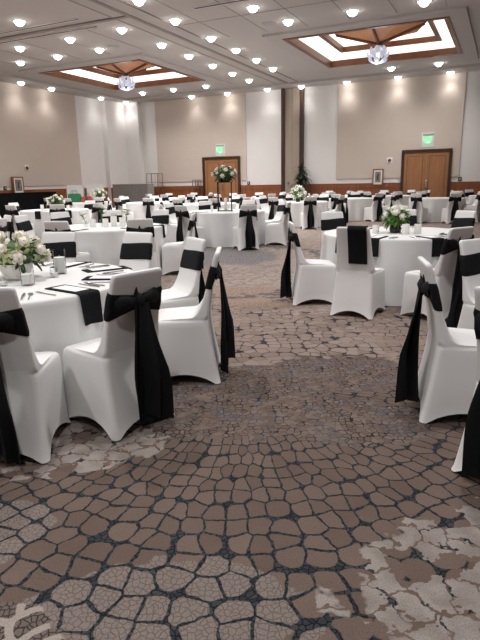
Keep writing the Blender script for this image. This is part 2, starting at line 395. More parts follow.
# beige wall panels
def panel(n, *a): struct(bx('trim_%d' % n, M_BEIGE, *a))
panel(2, 2.02, 7.18, -0.045, 0, 1.47, CEIL-.1)
panel(3, 11.68, 16.93, -0.045, 0, 1.46, CEIL-.1)
panel(4, 0, 0.045, -12.0, -3.75, 1.40, CEIL-.1)
panel(5, 0, 0.045, -20.5, -13.2, 1.40, CEIL-.1)
# wainscot with a cap rail
def wains(n, x0, x1, y0, y1, horiz):
    b = MB(); b.box(x0, x1, y0, y1, 0, 1.05)
    if horiz:
        b.box(x0, x1, y0-.02, y1, 1.05, 1.24); b.box(x0, x1, y0-.035, y1, 1.22, 1.25)
        x = x0
        while x+1.5 < x1: b.box(x+.06, min(x+1.44, x1), y0-.012, y0, .18, .98); x += 1.5
    else:
        b.box(x0, x1+.02, y0, y1, 1.05, 1.24); b.box(x0, x1+.035, y0, y1, 1.22, 1.25)
        y = y0
        while y+1.5 < y1: b.box(x1, x1+.012, y+.06, min(y+1.44, y1), .18, .98); y += 1.5
    return struct(b.build('trim_%d' % n, M_WAIN, smooth=False))
wains(6, 1.12, 4.74, -.05, 0, True); wains(7, 6.88, 9.06, -.05, 0, True)
wains(8, 10.12, 14.56, -.05, 0, True); wains(9, 16.64, RX, -.05, 0, True)
wains(10, 0, .05, -34.0, -1.85, False)
b = MB(); b.box(0.28, 1.17, -.33, -.28, 0, 1.24); b.box(.28, .33, -1.85, -.33, 0, 1.24); struct(b.build('trim_11', M_WAIN, smooth=False))
# folding-partition pocket: beige leaf between two dark posts
b = MB(); b.box(9.06, 9.22, -.20, 0, 0, CEIL-.05); b.box(9.96, 10.12, -.20, 0, 0, CEIL-.05); struct(b.build('trim_12', M_DKWOOD, smooth=False))
b = MB(); b.box(9.22, 9.57, -.12, 0, 0, CEIL-.05); b.box(9.58, 9.96, -.12, 0, 0, CEIL-.05); struct(b.build('trim_13', M_COLB, smooth=False))
# soffit along the walls, coffer borders, tracks
b = MB(); b.box(0.0, RX, -1.05, 0, CEIL-.09, CEIL); b.box(0, 1.05, RY, -1.05, CEIL-.09, CEIL); struct(b.build('trim_14', M_CEIL2, smooth=False))
for n, (x0, x1, y0, y1) in zip((15, 16), COF):
    b = MB(); X0, X1, Y0, Y1 = x0-.45, x1+.45, y0-.5, y1+1.5
    b.box(X0, X1, Y0, y0, CEIL-.06, CEIL); b.box(X0, X1, y1, Y1, CEIL-.06, CEIL); b.box(X0, x0, y0, y1, CEIL-.06, CEIL); b.box(x1, X1, y0, y1, CEIL-.06, CEIL)
    struct(b.build('trim_%d' % n, M_CEIL2, smooth=False))
b = MB()
b.box(9.60, 9.72, RY, -1.05, CEIL-.035, CEIL); b.box(9.15, 9.19, RY, -1.05, CEIL-.02, CEIL); b.box(10.14, 10.18, RY, -1.05, CEIL-.02, CEIL)
b.box(0, 9.6, -12.5, -12.36, CEIL-.035, CEIL)
struct(b.build('trim_17', M_GROOVE, smooth=False))
b = MB()
b.box(9.19, 9.60, RY, -1.05, CEIL-.012, CEIL); b.box(9.72, 10.14, RY, -1.05, CEIL-.012, CEIL); struct(b.build('trim_18', M_CEIL2, smooth=False))
# thin joints between ceiling boards on the right side
b = MB()
for k in range(8): b.box(10.9+k*1.22, 10.915+k*1.22, -16, -9.2, CEIL-.006, CEIL)
b.box(10.4, RX, -11.02, -11.0, CEIL-.006, CEIL)
for k in range(6): b.box(1.3+k*1.3, 1.315+k*1.3, -12.2, -9.2, CEIL-.006, CEIL)
struct(b.build('trim_19', M_GREYC, smooth=False))

# coffers
def coffer(n, x0, x1, y0, y1):
    def ring(i0, z0, i1, z1, t=0):   # sloped band from inset i0 at z0 to inset i1 at z1
        P = lambda i, z: [(x0+i, y0+i, z), (x1-i, y0+i, z), (x1-i, y1-i, z), (x0+i, y1-i, z)]
        return [P(i0, z0), P(i1, z1)]
    wd_ = MB()
    for (i0, z0, i1, z1) in ((0, CEIL-.08, 0, CEIL+.13), (.62, CEIL+.27, .62, CEIL+.43)):
        # hollow square frame with thickness
        w = .14
        for a in ((x0+i0, x1-i0, y0+i0, y0+i0+w), (x0+i0, x1-i0, y1-i0-w, y1-i0), (x0+i0, x0+i0+w, y0+i0+w, y1-i0-w), (x1-i0-w, x1-i0, y0+i0+w, y1-i0-w)):
            wd_.box(a[0], a[1], a[2], a[3], z0, z1)
    struct(wd_.build('trim_%d' % n, M_COFWOOD, smooth=False))
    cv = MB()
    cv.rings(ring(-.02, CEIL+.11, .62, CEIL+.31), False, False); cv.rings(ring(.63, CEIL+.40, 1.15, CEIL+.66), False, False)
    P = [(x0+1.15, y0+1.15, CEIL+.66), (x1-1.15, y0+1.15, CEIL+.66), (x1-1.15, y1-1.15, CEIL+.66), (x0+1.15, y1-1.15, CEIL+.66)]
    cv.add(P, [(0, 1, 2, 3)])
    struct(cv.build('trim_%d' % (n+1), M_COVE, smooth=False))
    cx, cy = (x0+x1)/2, (y0+y1)/2
    dm = MB(); za, zb = CEIL+.04, CEIL+.46; R = 1.40
    rim = [(R*math.cos(PI*k/4), R*math.sin(PI*k/4)) for k in range(8)]
    vs = [(0, 0, za)]+[(px, py, zb) for px, py in rim]+[(px, py, zb+.09) for px, py in rim]+[(0, 0, zb+.09)]
    fs = []
    for k in range(8):
        j = (k+1) % 8; fs += [(0, 1+j, 1+k), (1+k, 1+j, 9+j, 9+k), (9+k, 9+j, 17)]
    dm.add(vs, fs, Matrix.Translation((cx, cy, 0)))
    root = thing('ceiling_dome', '', 'ceiling dome', (cx, cy, zb))
    d_ = dm.build('dome_panel', M_DOME, smooth=False); d_.parent = root; d_.matrix_parent_inverse = Matrix.Translation((-cx, -cy, -zb))
    for k in range(4):
        rb = MB(); a = PI/2*k
        rb.tube([(0, 0, za-.03-zb), (R*math.cos(a), R*math.sin(a), -.02)], .05, 6); rb.build('rib', M_COFWOOD, root)
    rb = MB()
    pts = [(R*1.01*math.cos(PI*k/4), R*1.01*math.sin(PI*k/4), 0.03) for k in range(9)]
    for k in range(8): rb.tube([pts[k], pts[k+1]], .045, 6)
    rb.build('rim', M_COFWOOD, root)
    return cx, cy, za, root
def chandelier(cx, cy, za, label):
    zc = za-.36
    root = thing('chandelier', label, 'chandelier', (cx, cy, zc))
    b = MB(); b.tube([(0, 0, .15), (0, 0, za-zc-.02)], .035, 8); b.lathe([(.10, za-zc-.08), (.13, za-zc-.03), (.05, za-zc)], 12); b.build('stem', M_DKWOOD, root)
    b = MB(); b.lathe([(.01, -.09), (.05, -.07), (.07, 0), (.05, .07), (.01, .09)], 14); b.build('bulb', M_BULB, root)
    rnd = random.Random(5)
    for row, (el, n, r) in enumerate(((-72, 3, .22), (-38, 6, .27), (-4, 7, .30), (30, 6, .28), (60, 4, .22))):
        for k in range(n):
            az = 2*PI*(k+.5*(row % 2))/n; e = math.radians(el)
            d = Vector((math.cos(az)*math.cos(e), math.sin(az)*math.cos(e), math.sin(e)))
            t1 = d.cross(Vector((0, 0, 1))).normalized(); t2 = t1.cross(d).normalized()
            p = MB()
            def fn(u, v, d=d, t1=t1, t2=t2, r=r):
                a = (v-.5); w = .070*math.sin(PI*min(1, .12+u*.88))**.7+.01; h = (u-.5)*.21
                pos = d*(r+-.03*(2*u-1)**2-.12*a*a) + t1*(a*2*w) - t2*h + d*(.085*(1-u))
                return pos, d
            p.slab(fn, 5, 4, .01); p.build('petal', M_CRY, root)
    l = bpy.data.lights.new('chandelier_lamp', 'POINT'); l.energy = 14; l.shadow_soft_size = .3; l.color = (.92, .95, 1)
    lo = bpy.data.objects.new('chandelier_lamp', l); COL.objects.link(lo); lo.location = (0, 0, -.45); lo.parent = root
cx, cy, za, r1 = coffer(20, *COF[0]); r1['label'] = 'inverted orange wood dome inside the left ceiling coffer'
chandelier(cx, cy, za, 'frosted petal globe chandelier hanging under the left wooden ceiling dome')
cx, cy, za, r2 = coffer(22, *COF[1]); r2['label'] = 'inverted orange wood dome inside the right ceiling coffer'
chandelier(cx, cy, za, 'frosted petal globe chandelier hanging under the right wooden ceiling dome')

# doors
def door(n, x0, x1, ztop, wl):
    root = bpy.data.objects.new('door_%d' % n, None); COL.objects.link(root); root['kind'] = 'structure'; root.location = (x0, -.035, 0)
    w = x1-x0; f = .115
    b = MB(); b.box(0, f, -.09, 0, 0, ztop); b.box(w-f, w, -.09, 0, 0, ztop); b.box(f, w-f, -.09, 0, ztop-f, ztop); b.build('door_frame', M_DKWOOD, root, smooth=False)
    for k in (0, 1):
        a = f if k == 0 else w/2+.006; e = w/2-.006 if k == 0 else w-f
        b = MB(); b.box(a, e, -.045, 0, .01, ztop-f-.005)
        for (z0, z1) in ((.22, ztop-f-.17),):
            i0, i1 = a+.15, e-.15
            b.box(i0, i1, -.052, -.045, z0, z1)
            mo = MB(); mo.box(i0-.03, i0, -.06, -.045, z0-.03, z1+.03); mo.box(i1, i1+.03, -.06, -.045, z0-.03, z1+.03); mo.box(i0, i1, -.06, -.045, z1, z1+.03); mo.box(i0, i1, -.06, -.045, z0-.03, z0)
        lf = b.build('door_leaf', M_DOOR, root, smooth=False); mo.build('door_moulding', M_DOORD, lf, smooth=False)
        hx = w/2-.07 if k == 0 else w/2+.07
        if k == 1:
            h = MB(); h.box(hx-.05, hx+.03, -.06, -.045, 1.0, 1.35, bev=.005); h.tube([(hx, -.06, 1.08), (hx, -.11, 1.1), (hx, -.11, 1.28), (hx, -.06, 1.3)], .014, 8); h.build('door_handle', M_STEEL, lf)
    return root
door(1, 4.76, 6.86, 2.64, 0); door(2, 14.58, 16.62, 2.60, 0)

# exit signs
def text_mesh(body, size, depth, m, name):
    cu = bpy.data.curves.new(name, 'FONT'); cu.body = body; cu.size = size; cu.extrude = depth; cu.align_x = 'CENTER'; cu.align_y = 'CENTER'
    o = bpy.data.objects.new('t', cu); COL.objects.link(o); dg = bpy.context.evaluated_depsgraph_get(); dg.update()
    me = bpy.data.meshes.new_from_object(o.evaluated_get(dg)); bpy.data.objects.remove(o); bpy.data.curves.remove(cu)
    me.name = name; me.materials.clear(); me.materials.append(m)
    r = bpy.data.objects.new(name, me); COL.objects.link(r); return r
def exit_sign(x, z, label):
    root = thing('exit_sign', label, 'exit sign', (x, -.045, z))
    b = MB(); b.box(-.22, .22, -.07, 0, .19, .27, bev=.012); b.build('housing', M_GREY, root)
    b = MB(); b.box(-.25, .25, -.02, 0, -.27, .29, bev=.006); b.build('back_plate', M_EXITP, root)
    b = MB(); b.box(-.19, .19, -.045, -.03, -.15, .19, bev=.004); b.build('panel', M_EXITP, root)
    t = text_mesh('EXIT', .215, .006, M_EXITG, 'letters'); t.parent = root; t.location = (0, -.056, .03); t.rotation_euler = (PI/2, 0, 0); t.scale = (.82, 1.35, 1)
    l = bpy.data.lights.new('exit_lamp', 'POINT'); l.energy = .35; l.color = (.15, 1, .4); l.shadow_soft_size = .05
    lo = bpy.data.objects.new('exit_lamp', l); COL.objects.link(lo); lo.location = (0, -.12, -.1); lo.parent = root
exit_sign(5.77, 2.95, 'green lit exit sign above the left wooden double doors')
exit_sign(15.62, 2.97, 'green lit exit sign above the right wooden double doors')

# pictures, alarms, wall plates
def picture(loc, rz, w, h, d, label):
    root = thing('framed_picture', label, 'picture', loc, rz)
    b = MB(); f = .045
    b.box(-w/2, w/2, -d, 0, -h/2, -h/2+f); b.box(-w/2, w/2, -d, 0, h/2-f, h/2); b.box(-w/2, -w/2+f, -d, 0, -h/2+f, h/2-f); b.box(w/2-f, w/2, -d, 0, -h/2+f, h/2-f)
    b.build('picture_frame', M_WAIN, root, smooth=False)
    b = MB(); b.box(-w/2+f, w/2-f, -d+.015, 0, -h/2+f, h/2-f); b.build('mat_board', M_PLASTIC, root, smooth=False)
    b = MB(); b.box(-w/2+.11, w/2-.11, -d+.009, -d+.015, -h/2+.14, h/2-.12); b.build('print', M_ART, root, smooth=False)
    b = MB(); b.box(-.05, .03, -d+.006, -d+.009, -h*.16, h*.08); b.box(-.02, .05, -d+.006, -d+.009, h*.08, h*.2); b.build('print_figure', M_DKPL, root, smooth=False)
picture((13.6, -.07, 1.50), 0, .46, .70, .05, 'framed picture on the back wall left of the right doors')
picture((.09, -7.85, 1.43), PI/2, .56, .72, .12, 'deep framed picture on the left wall near the picture edge')
def alarm(loc, rz, label):
    root = thing('fire_alarm_strobe', label, 'fire alarm', loc, rz)
    b = MB(); b.box(-.12, .12, -.03, 0, -.12, .12, bev=.01); b.build('wall_plate', M_PLASTIC, root)
    b = MB(); b.lathe([(.07, 0), (.07, .03), (.045, .045)], 16, Matrix.Translation((0, -.03, 0)) @ Matrix.Rotation(PI/2, 4, 'X')); b.build('strobe', M_REDPL, root)
alarm((14.07, -.045, 2.2), 0, 'small fire alarm strobe on beige panel beside the right doors')
alarm((.045, -7.17, 2.16), PI/2, 'small fire alarm strobe on the left wall beige panel')
def plate(loc, rz, label, w=.14, h=.16):
    root = thing('wall_box', label, 'wall box', loc, rz)
    b = MB(); b.box(-w/2, w/2, -.05, 0, -h/2, h/2, bev=.01); b.build('box', M_DKPL, root)
    b = MB(); b.box(-w/4, w/4, -.056, -.05, -h/5, h/4); b.build('cover', M_GREY, root, smooth=False)
plate((7.28, 0, 1.34), 0, 'small dark wall box right of the left doors above wainscot')
plate((16.98, 0, 1.36), 0, 'small dark wall box right of the right doors above wainscot')
plate((.0, -8.42, 1.33), PI/2, 'small dark wall box beside the left wall picture')
plate((9.40, -.12, 1.32), 0, 'small dark wall box on the beige partition between dark posts', .08, .1)

# ------------------------------------------------------------------ ceiling fixtures
dl0 = thing('downlight', 'x', 'ceiling light', (0, 0, CEIL))
b = MB(); b.lathe([(.13, -.012), (.17, -.014), (.175, 0), (.13, 0)], 20, cap0=False, cap1=False); b.build('trim_ring', M_TRIM, dl0)
b = MB(); b.lathe([(.128, -.003), (.118, -.05), (.085, -.095), (.045, -.115), (.004, -.12)], 20); b.build('lamp_lens', M_LAMP, dl0)
add_spot('downlight_or_fill_lamp', (0, 0, -.15), SPOT_W, dl0)
ORD = ['first', 'second', 'third', 'fourth', 'fifth', 'sixth', 'seventh', 'eighth', 'ninth', 'tenth']
ROWS = [
 ('in the long row left of the dark ceiling track, counted from the camera', [(8.7, 11.5), (8.7, 9.5), (8.65, 7.75), (8.6, 5.95), (8.55, 4.2), (8.5, 2.5), (8.5, .5)]),
 ('in the row right of the dark ceiling track, counted from the camera', [(10.45, 11.5), (10.42, 9.45), (10.4, 7.7), (10.38, 6.0), (10.3, 4.25)]),
 ('in the row along the left wall, counted from the camera', [(.5, 7.4), (.5, 5.7), (.55, 2.45), (.68, .66)]),
 ('along the near side of the left coffer, counted from left', [(3.1, 9.85), (4.85, 9.9), (6.64, 9.95)]),
 ('before the cross track at upper left, counted from left', [(4.67, 11.35), (6.75, 11.4)]),
 ('on the far border of the left coffer, counted from left', [(3.04, 2.5), (4.75, 2.55), (6.44, 2.55)]),
 ('close to the back wall near the left doors, counted from left', [(4.5, .5), (6.4, .4)]),
 ('along the near side of the right coffer, counted from left', [(13.05, 9.95), (14.8, 9.95), (16.55, 9.88)]),
 ('on the far border of the right coffer, counted from left', [(14.38, 2.3), (16.1, 2.25)]),
 ('close to the back wall right of the partition, counted from left', [(10.1, .4), (12.15, .35), (14.3, .35), (16.35, .35)]),
]
SINGLES = [('recessed round downlight at the upper left beyond the cross track', (6.85, 13.4)), ('recessed round downlight at the top edge left of the two air slots', (10.57, 13.3)), ('recessed round downlight beside the long air slot at top centre', (12.7, 11.5))]
WALL_LAMP = bpy.data.lights.new('wall_row_lamp', 'SPOT'); WALL_LAMP.energy = SPOT_W*.18; WALL_LAMP.spot_size = 2.3; WALL_LAMP.spot_blend = 1.0; WALL_LAMP.shadow_soft_size = .15; WALL_LAMP.color = LIGHT_COL
first = True
def put_light(u, v, label):
    global first
    z = CEIL-.092 if (v < 1.05 or u < 1.05) else CEIL
    for cf in COF:
        if cf[0]-.45 < u < cf[1]+.45 and cf[2]-.5 < -v < cf[3]+1.5: z = CEIL-.062
    near_wall = v < 1.05 or u < 1.05
    if first: dl0.location = (u, -v, z); dl0['label'] = label; dl0['group'] = 'recessed ceiling downlights'; first = False
    else:
        r = dup(dl0, (u, -v, z), 0, label, 'recessed ceiling downlights')
        if near_wall:                      # the row beside the walls runs dimmer lamps
            for ch in r.children:
                if ch.type == 'LIGHT': ch.data = WALL_LAMP
for desc, pts in ROWS:
    for k, (u, v) in enumerate(pts): put_light(u, v, ORD[k]+' downlight '+desc)
for lab, (u, v) in SINGLES: put_light(u, v, lab)
def slot(x0, x1, y0, y1, label):
    root = thing('air_slot', label, 'air vent', ((x0+x1)/2, (y0+y1)/2, CEIL))
    w, d = (x1-x0)/2, (y1-y0)/2
    b = MB(); b.box(-w, w, -d, d, -.012, 0); b.build('slot_opening', M_DKPL, root, smooth=False)
    b = MB(); b.box(-w-.03, w+.03, -d-.03, -d, -.016, 0); b.box(-w-.03, w+.03, d, d+.03, -.016, 0); b.build('slot_frame', M_TRIM, root, smooth=False)
slot(2.5, 8.3, -12.86, -12.79, 'long dark air slot in ceiling at upper left, nearer the camera')
slot(2.5, 8.25, -12.11, -12.02, 'long dark air slot in ceiling at upper left, farther from the camera')
slot(11.4, 14.5, -12.18, -12.08, 'long dark air slot in ceiling at top centre')
spk = thing('ceiling_speaker', 'round ceiling speaker grille near the left coffer', 'ceiling speaker', (7.24, -10.0, CEIL), 0, 'round ceiling speakers')
b = MB(); b.lathe([(.20, 0), (.20, -.01), (.17, -.014), (.01, -.014)], 20); b.build('grille', M_GREY, spk)
dup(spk, (12.5, -9.95, CEIL), 0, 'round ceiling speaker grille near the right coffer')

# ------------------------------------------------------------------ chair
def rrect(hf, hr, yf, yr, zf, zr, rad, ns=7, nc=4, arch=0.0, pull=0.0):
    """closed ring of a soft trapezoid; starts at front-right corner and runs clockwise seen from above"""
    cs = [(hf, yf), (hr, yr), (-hr, yr), (-hf, yf)]
    pts = []
    for k in range(4):
        a = Vector(cs[k-1]); c_ = Vector(cs[k]); d = Vector(cs[(k+1) % 4]); nx = Vector(cs[(k+1) % 4])
        e0 = (a-c_).normalized(); e1 = (d-c_).normalized()
        r = min(rad, .45*(a-c_).length, .45*(d-c_).length)
        p0 = c_+e0*r; p1 = c_+e1*r
        for i in range(nc):
            t = i/(nc-1); pts.append((p0*(1-t)**2+c_*2*t*(1-t)+p1*t*t, 0.0))
        a2 = Vector(cs[k]); e2 = (a2-nx).normalized()
        r2 = min(rad, .45*(a2-nx).length, .45*(Vector(cs[(k+2) % 4])-nx).length)
        q0, q1 = p1, nx+e2*r2
        for i in range(1, ns+1):
            t = i/(ns+1); pts.append((q0.lerp(q1, t), 4*t*(1-t)))
    out = []; cen = Vector((0, (yf+yr)/2))
    for p, hgt in pts:
        p = p+(cen-p)*pull*hgt
        t = (p.y-yr)/(yf-yr) if abs(yf-yr) > 1e-6 else 0
        out.append((p.x, p.y, zr+(zf-zr)*t+arch*hgt**.75))
    return out
HEM = .065
def low(z, hf, hr, yf, yr, pull):
    k = max(0, 1-z/.40)
    return rrect(hf, hr, yf, yr, z, z, .035, arch=HEM*k, pull=pull)
BACK = [  # z, half width, front y, rear y
 (.56, .198, -.150, -.215), (.63, .193, -.178, -.225), (.72, .188, -.204, -.243), (.82, .183, -.230, -.268), (.90, .178, -.252, -.289)]
def chair_rings():
    R = [low(.008, .232, .238, .245, -.285, .10), low(.03, .226, .232, .238, -.276, .085), low(.10, .223, .226, .234, -.262, .06), low(.20, .220, .220, .231, -.243, .03),
         low(.32, .218, .213, .228, -.222, .012), low(.42, .216, .207, .226, -.208, 0)]
    R.append(rrect(.214, .206, .222, -.207, .452, .452, .04)); R.append(rrect(.206, .204, .212, -.207, .468, .465, .045)); R.append(rrect(.19, .203, .195, -.207, .474, .472, .05))
    for t, zf, zr in ((.25, .478, .48), (.5, .482, .487), (.72, .484, .493), (.88, .486, .498)):
        R.append(rrect(.19+.01*t, .203, .195+(-.085-.195)*t, -.207, zf, zr, .05*(1-t)+.02*t))
    R.append(rrect(.200, .2025, -.085, -.208, .490, .503, .02)); R.append(rrect(.2, .202, -.118, -.209, .512, .518, .02))
    for z, h, yf, yr in BACK: R.append(rrect(h, h, yf, yr, z, z-.004, .018))
    R.append(rrect(.176, .176, -.262, -.300, .932, .930, .018)); R.append(rrect(.170, .170, -.268, -.301, .946, .944, .016)); R.append(rrect(.155, .155, -.276, -.297, .951, .950, .01))
    return R
def backsec(z):
    for (a, b_) in zip(BACK[:-1], BACK[1:]):
        if a[0] <= z <= b_[0]:
            t = (z-a[0])/(b_[0]-a[0]); return [a[i]+(b_[i]-a[i])*t for i in range(4)]
    return BACK[-1]
ME_COVER = MB().rings(chair_rings(), True, True).mesh('seat_cover', M_COVER, True, 60)
def band_mesh():
    rs = []
    lo, hi = .690, .848
    n = 6
    for i in range(n+1):
        f = i/n; r0 = []
        for layer in (0,):
            z = lo+(hi-lo)*f; s_ = backsec(z); g = .007 if 0 < i < n else .003
            ring = rrect(s_[1]+g, s_[1]+g, s_[2]+g, s_[3]-g, z, z-.004, .02)
        out = []
        for (x, y, zz) in ring:
            rear = max(0, min(1, (s_[2]-y)/(s_[2]-s_[3]+.014)))
            k = rear*(1-abs(x)/(s_[1]+.01))      # gathers towards the knot at the rear
            zc = .778
            zz2 = zz+(zc-zz)*.62*k
            s2 = backsec(zz2); yy = y+(s2[3]-s_[3])*rear + .004*math.sin(i*2.1)*rear*(1 if 0 < i < n else 0)
            zz2 += -.008*math.sin(x*9)*(1-rear)
            out.append((x, yy, zz2))
        rs.append(out)
    b = MB(); b.rings(rs, False, False); return b.mesh('sash_band', M_BLACK, True, 70)
ME_BAND = band_mesh()
def bow_mesh(seed):
    rnd = random.Random(seed); b = MB(); zc = .780; y0 = backsec(zc)[3]
    b.lathe([(.006, -.045), (.026, -.03), (.032, 0), (.026, .03), (.006, .045)], 10, Matrix.Translation((0, y0-.026, zc)) @ Matrix.Diagonal((1, .8, 1, 1)))
    for sx in (-1, 1):
        lift = rnd.uniform(-.005, .02); ln = rnd.uniform(.13, .155)
        rs = []
        for i in range(9):
            t = i/8; x = sx*(.01+ln*t); w = .018+.034*t**.8; d = .007+.012*math.sin(PI*min(1, t*1.02))*(1-.3*t)
            yy = y0-.022-.006*math.sin(PI*t)+.012*t*t; zz = zc+lift*t+.006*math.sin(PI*t)
            rs.append([(x+sx*.012*t*math.cos(2*a), yy+d*math.cos(a)+.003*math.cos(3*a), zz+w*math.sin(a)) for a in [2*PI*k/10 for k in range(10)]])
        b.rings(rs)
    # a short upright ear behind the knot
    rs = []
    for i in range(5):
        t = i/4; w = .022*(1-t)+.003
        rs.append([(rnd.uniform(-.002, .002)-.012+w*math.cos(a), y0-.018+.008*math.sin(a), zc+.02+.062*t) for a in [2*PI*k/6 for k in range(6)]])
    b.rings(rs)
    return b.mesh('sash_bow', M_BLACK, True, 60)
def tail_mesh(x0, x1, w0, w1, zb, ph, yoff=0, twist=0):
    y0 = backsec(.780)[3]
    def fn(u, v):
        z = .768-(.768-zb)*u; a = v-.5
        w = w0+(w1-w0)*min(1, u*1.6)
        tw = twist*min(1, u*1.7)
        x = x0+(x1-x0)*u+a*w*math.cos(tw)+.008*math.sin(u*7+ph)
        y = y0-.032-yoff-.012*math.sin(PI*u)+(.010+.020*u)*math.cos(a*10+ph+u*1.5)*min(1, .25+u) - .015*u - (a+.5)*w*math.sin(tw)
        z2 = z-(.05*(v if ph > 1 else 1-v))*(u**6)
        return (x, y, z2), (0, 1, 0)
    b = MB(); b.slab(fn, 12, 8, .006); return b.mesh('sash_tail', M_BLACK, True, 60)
BOWS = [bow_mesh(k) for k in range(3)]
TAILS = [(tail_mesh(-.015, -.035, .07, .17, .09, .4), tail_mesh(.015, .03, .07, .16, .14, 1.7, .010, .38)),
         (tail_mesh(-.01, -.01, .08, .18, .08, .9), tail_mesh(.012, .02, .07, .16, .12, 2.3, .010, .5)),
         (tail_mesh(-.015, -.06, .07, .16, .14, .2), tail_mesh(.015, .06, .07, .16, .09, 2.0, .010, .38))]
def part(name, me, parent):
    o = bpy.data.objects.new(name, me); COL.objects.link(o); o.parent = parent; return o
def make_chair(variant, sash=True):
    r = bpy.data.objects.new('banquet_chair', None); COL.objects.link(r); r['label'] = 'x'; r['category'] = 'chair'
    part('seat_cover', ME_COVER, r)
    if sash:
        sb = part('sash_band', ME_BAND, r); part('sash_bow', BOWS[variant], sb)
        for t in TAILS[variant]: part('sash_tail', t, sb)
    return r
PROTO = [make_chair(k) for k in range(3)]; USED = [False]*3
def place_chair(x, y, ang, label, group, variant=0):
    """x,y and facing angle in the camera's level frame"""
    p = W(x, y); rz = ang+YAW-PI/2
    if not USED[variant]:
        o = PROTO[variant]; USED[variant] = True; o.location = p; o.rotation_euler = (0, 0, rz); o['label'] = label
        if group: o['group'] = group
        return o
    return dup(PROTO[variant], p, rz, label, group)

# ------------------------------------------------------------------ table
TR_ = .91; TZ = .762
def cloth_mesh(seed, R=TR_):
    rnd = random.Random(seed); ph = [rnd.uniform(0, 2*PI) for _ in range(4)]
    n = 120; rs = []
    prof = [(R-.02, TZ, 0), (R-.006, TZ-.004, 0), (R, TZ-.014, .0), (R+.002, TZ-.04, .08), (R+.006, TZ-.12, .36), (R+.012, TZ-.25, .65), (R+.022, TZ-.42, .85), (R+.034, TZ-.6, .95), (R+.044, .012, 1.0)]
    for r, z, k in [(.3, TZ, 0), (.6, TZ, 0)]+prof:
        ring = []
        for j in range(n):
            a = 2*PI*j/n
            f = .55*math.sin(12*a+ph[0])+.35*math.sin(19*a+ph[1])+.3*math.sin(7*a+ph[2])
            f = math.copysign(abs(f)**.85, f)
            rr = r+.046*k*f-.024*k; aa = a+.02*k*math.sin(9*a+ph[3])
            ring.append((rr*math.cos(aa), rr*math.sin(aa), z))
        rs.append(ring)
    return MB().rings(rs, True, False).mesh('tablecloth', M_CLOTH, True, 50)
CLOTHS = [cloth_mesh(k) for k in range(4)]
top_me = MB().lathe([(.05, TZ-.035), (TR_-.03, TZ-.035), (TR_-.025, TZ-.02), (TR_-.03, TZ-.004), (.05, TZ-.004)], 40).mesh('tabletop', M_DKWOOD)
leg_me = MB().lathe([(.20, .0), (.20, .03), (.04, .06), (.04, TZ-.06), (.15, TZ-.036)], 16).mesh('pedestal', M_IRON)
def make_table(x, y, label, k=0):
    r = thing('round_banquet_table', label, 'table', W(x, y), k*.7, 'round banquet tables')
    part('tabletop', top_me, r); part('pedestal', leg_me, r); part('tablecloth', CLOTHS[k % 4], r)
    return r
# settings
def napkin_mesh(drop, wd_, flat, seed):
    rnd = random.Random(seed); ph = rnd.uniform(0, 6)
    path = [(-flat, .0)]
    R = .022
    pts = [(-flat+flat*i/6, 0) for i in range(6)]+[(R*math.sin(PI/2*i/4)*1.0, -R*(1-math.cos(PI/2*i/4))) for i in range(5)]+[(R+.010*i/6, -R-(drop-R)*i/6) for i in range(1, 7)]
    n = len(pts)-1
    def fn(u, v):
        f = u*n; i = min(int(f), n-1); t = f-i
        y = pts[i][0]*(1-t)+pts[i+1][0]*t; z = pts[i][1]*(1-t)+pts[i+1][1]*t
        d = Vector((pts[i+1][0]-pts[i][0], pts[i+1][1]-pts[i][1])).normalized()
        a = v-.5; hang = max(0, -z)/drop
        return (a*wd_*(1-.03*hang)+.006*hang*math.sin(ph+v*4), y+.010*hang*math.sin(ph+v*7)+.004, z+.004), (0, -d.y, d.x)
    b = MB(); b.slab(fn, n, 6, .006); return b.mesh('napkin', M_BLACKN, True, 50)
NAPS = [napkin_mesh(.20, .155, .34, k) for k in range(3)]
menu_me = MB().box(-.052, .052, -.12, .12, 0, .0015).mesh('menu_card', M_PAPER, False)
def knife_():
    b = MB(); b.tube([(0, -.11, .006), (0, -.06, .007), (0, -.01, .006)], [.005, .007, .005], 8)
    b.slab(lambda u, v: (((v-.5)*.02*(1-.5*u**3), -.01+.125*u, .005), (0, 0, 1)), 5, 3, .003); return b.mesh('table_knife', M_STEEL)
def fork_():
    b = MB(); b.tube([(0, -.1, .006), (0, -.04, .006), (0, .03, .006)], [.006, .004, .004], 8)
    b.slab(lambda u, v: (((v-.5)*.024*(.5+.5*min(1, u*3)), .03+.035*u, .006), (0, 0, 1)), 4, 3, .003)
    for k in range(4): b.tube([(-.0105+k*.007, .064, .006), (-.0105+k*.007, .105, .009)], .0018, 6)
    return b.mesh('table_fork', M_STEEL)
def spoon_():
    b = MB(); b.tube([(0, -.1, .006), (0, -.03, .006), (0, .04, .006)], [.006, .004, .004], 8)
    b.lathe([(.001, -.004), (.013, -.002), (.017, .002), (.0165, .004), (.001, .0)], 14, Matrix.Translation((0, .065, .007)) @ Matrix.Diagonal((1, 1.6, 1, 1))); return b.mesh('dessert_spoon', M_STEEL)
ME_K, ME_F, ME_S = knife_(), fork_(), spoon_()
def put(name, me, p, rz, label, cat, group):
    o = bpy.data.objects.new(name, me); COL.objects.link(o); o.location = p; o.rotation_euler = (0, 0, rz); return tag(o, label, cat, group)
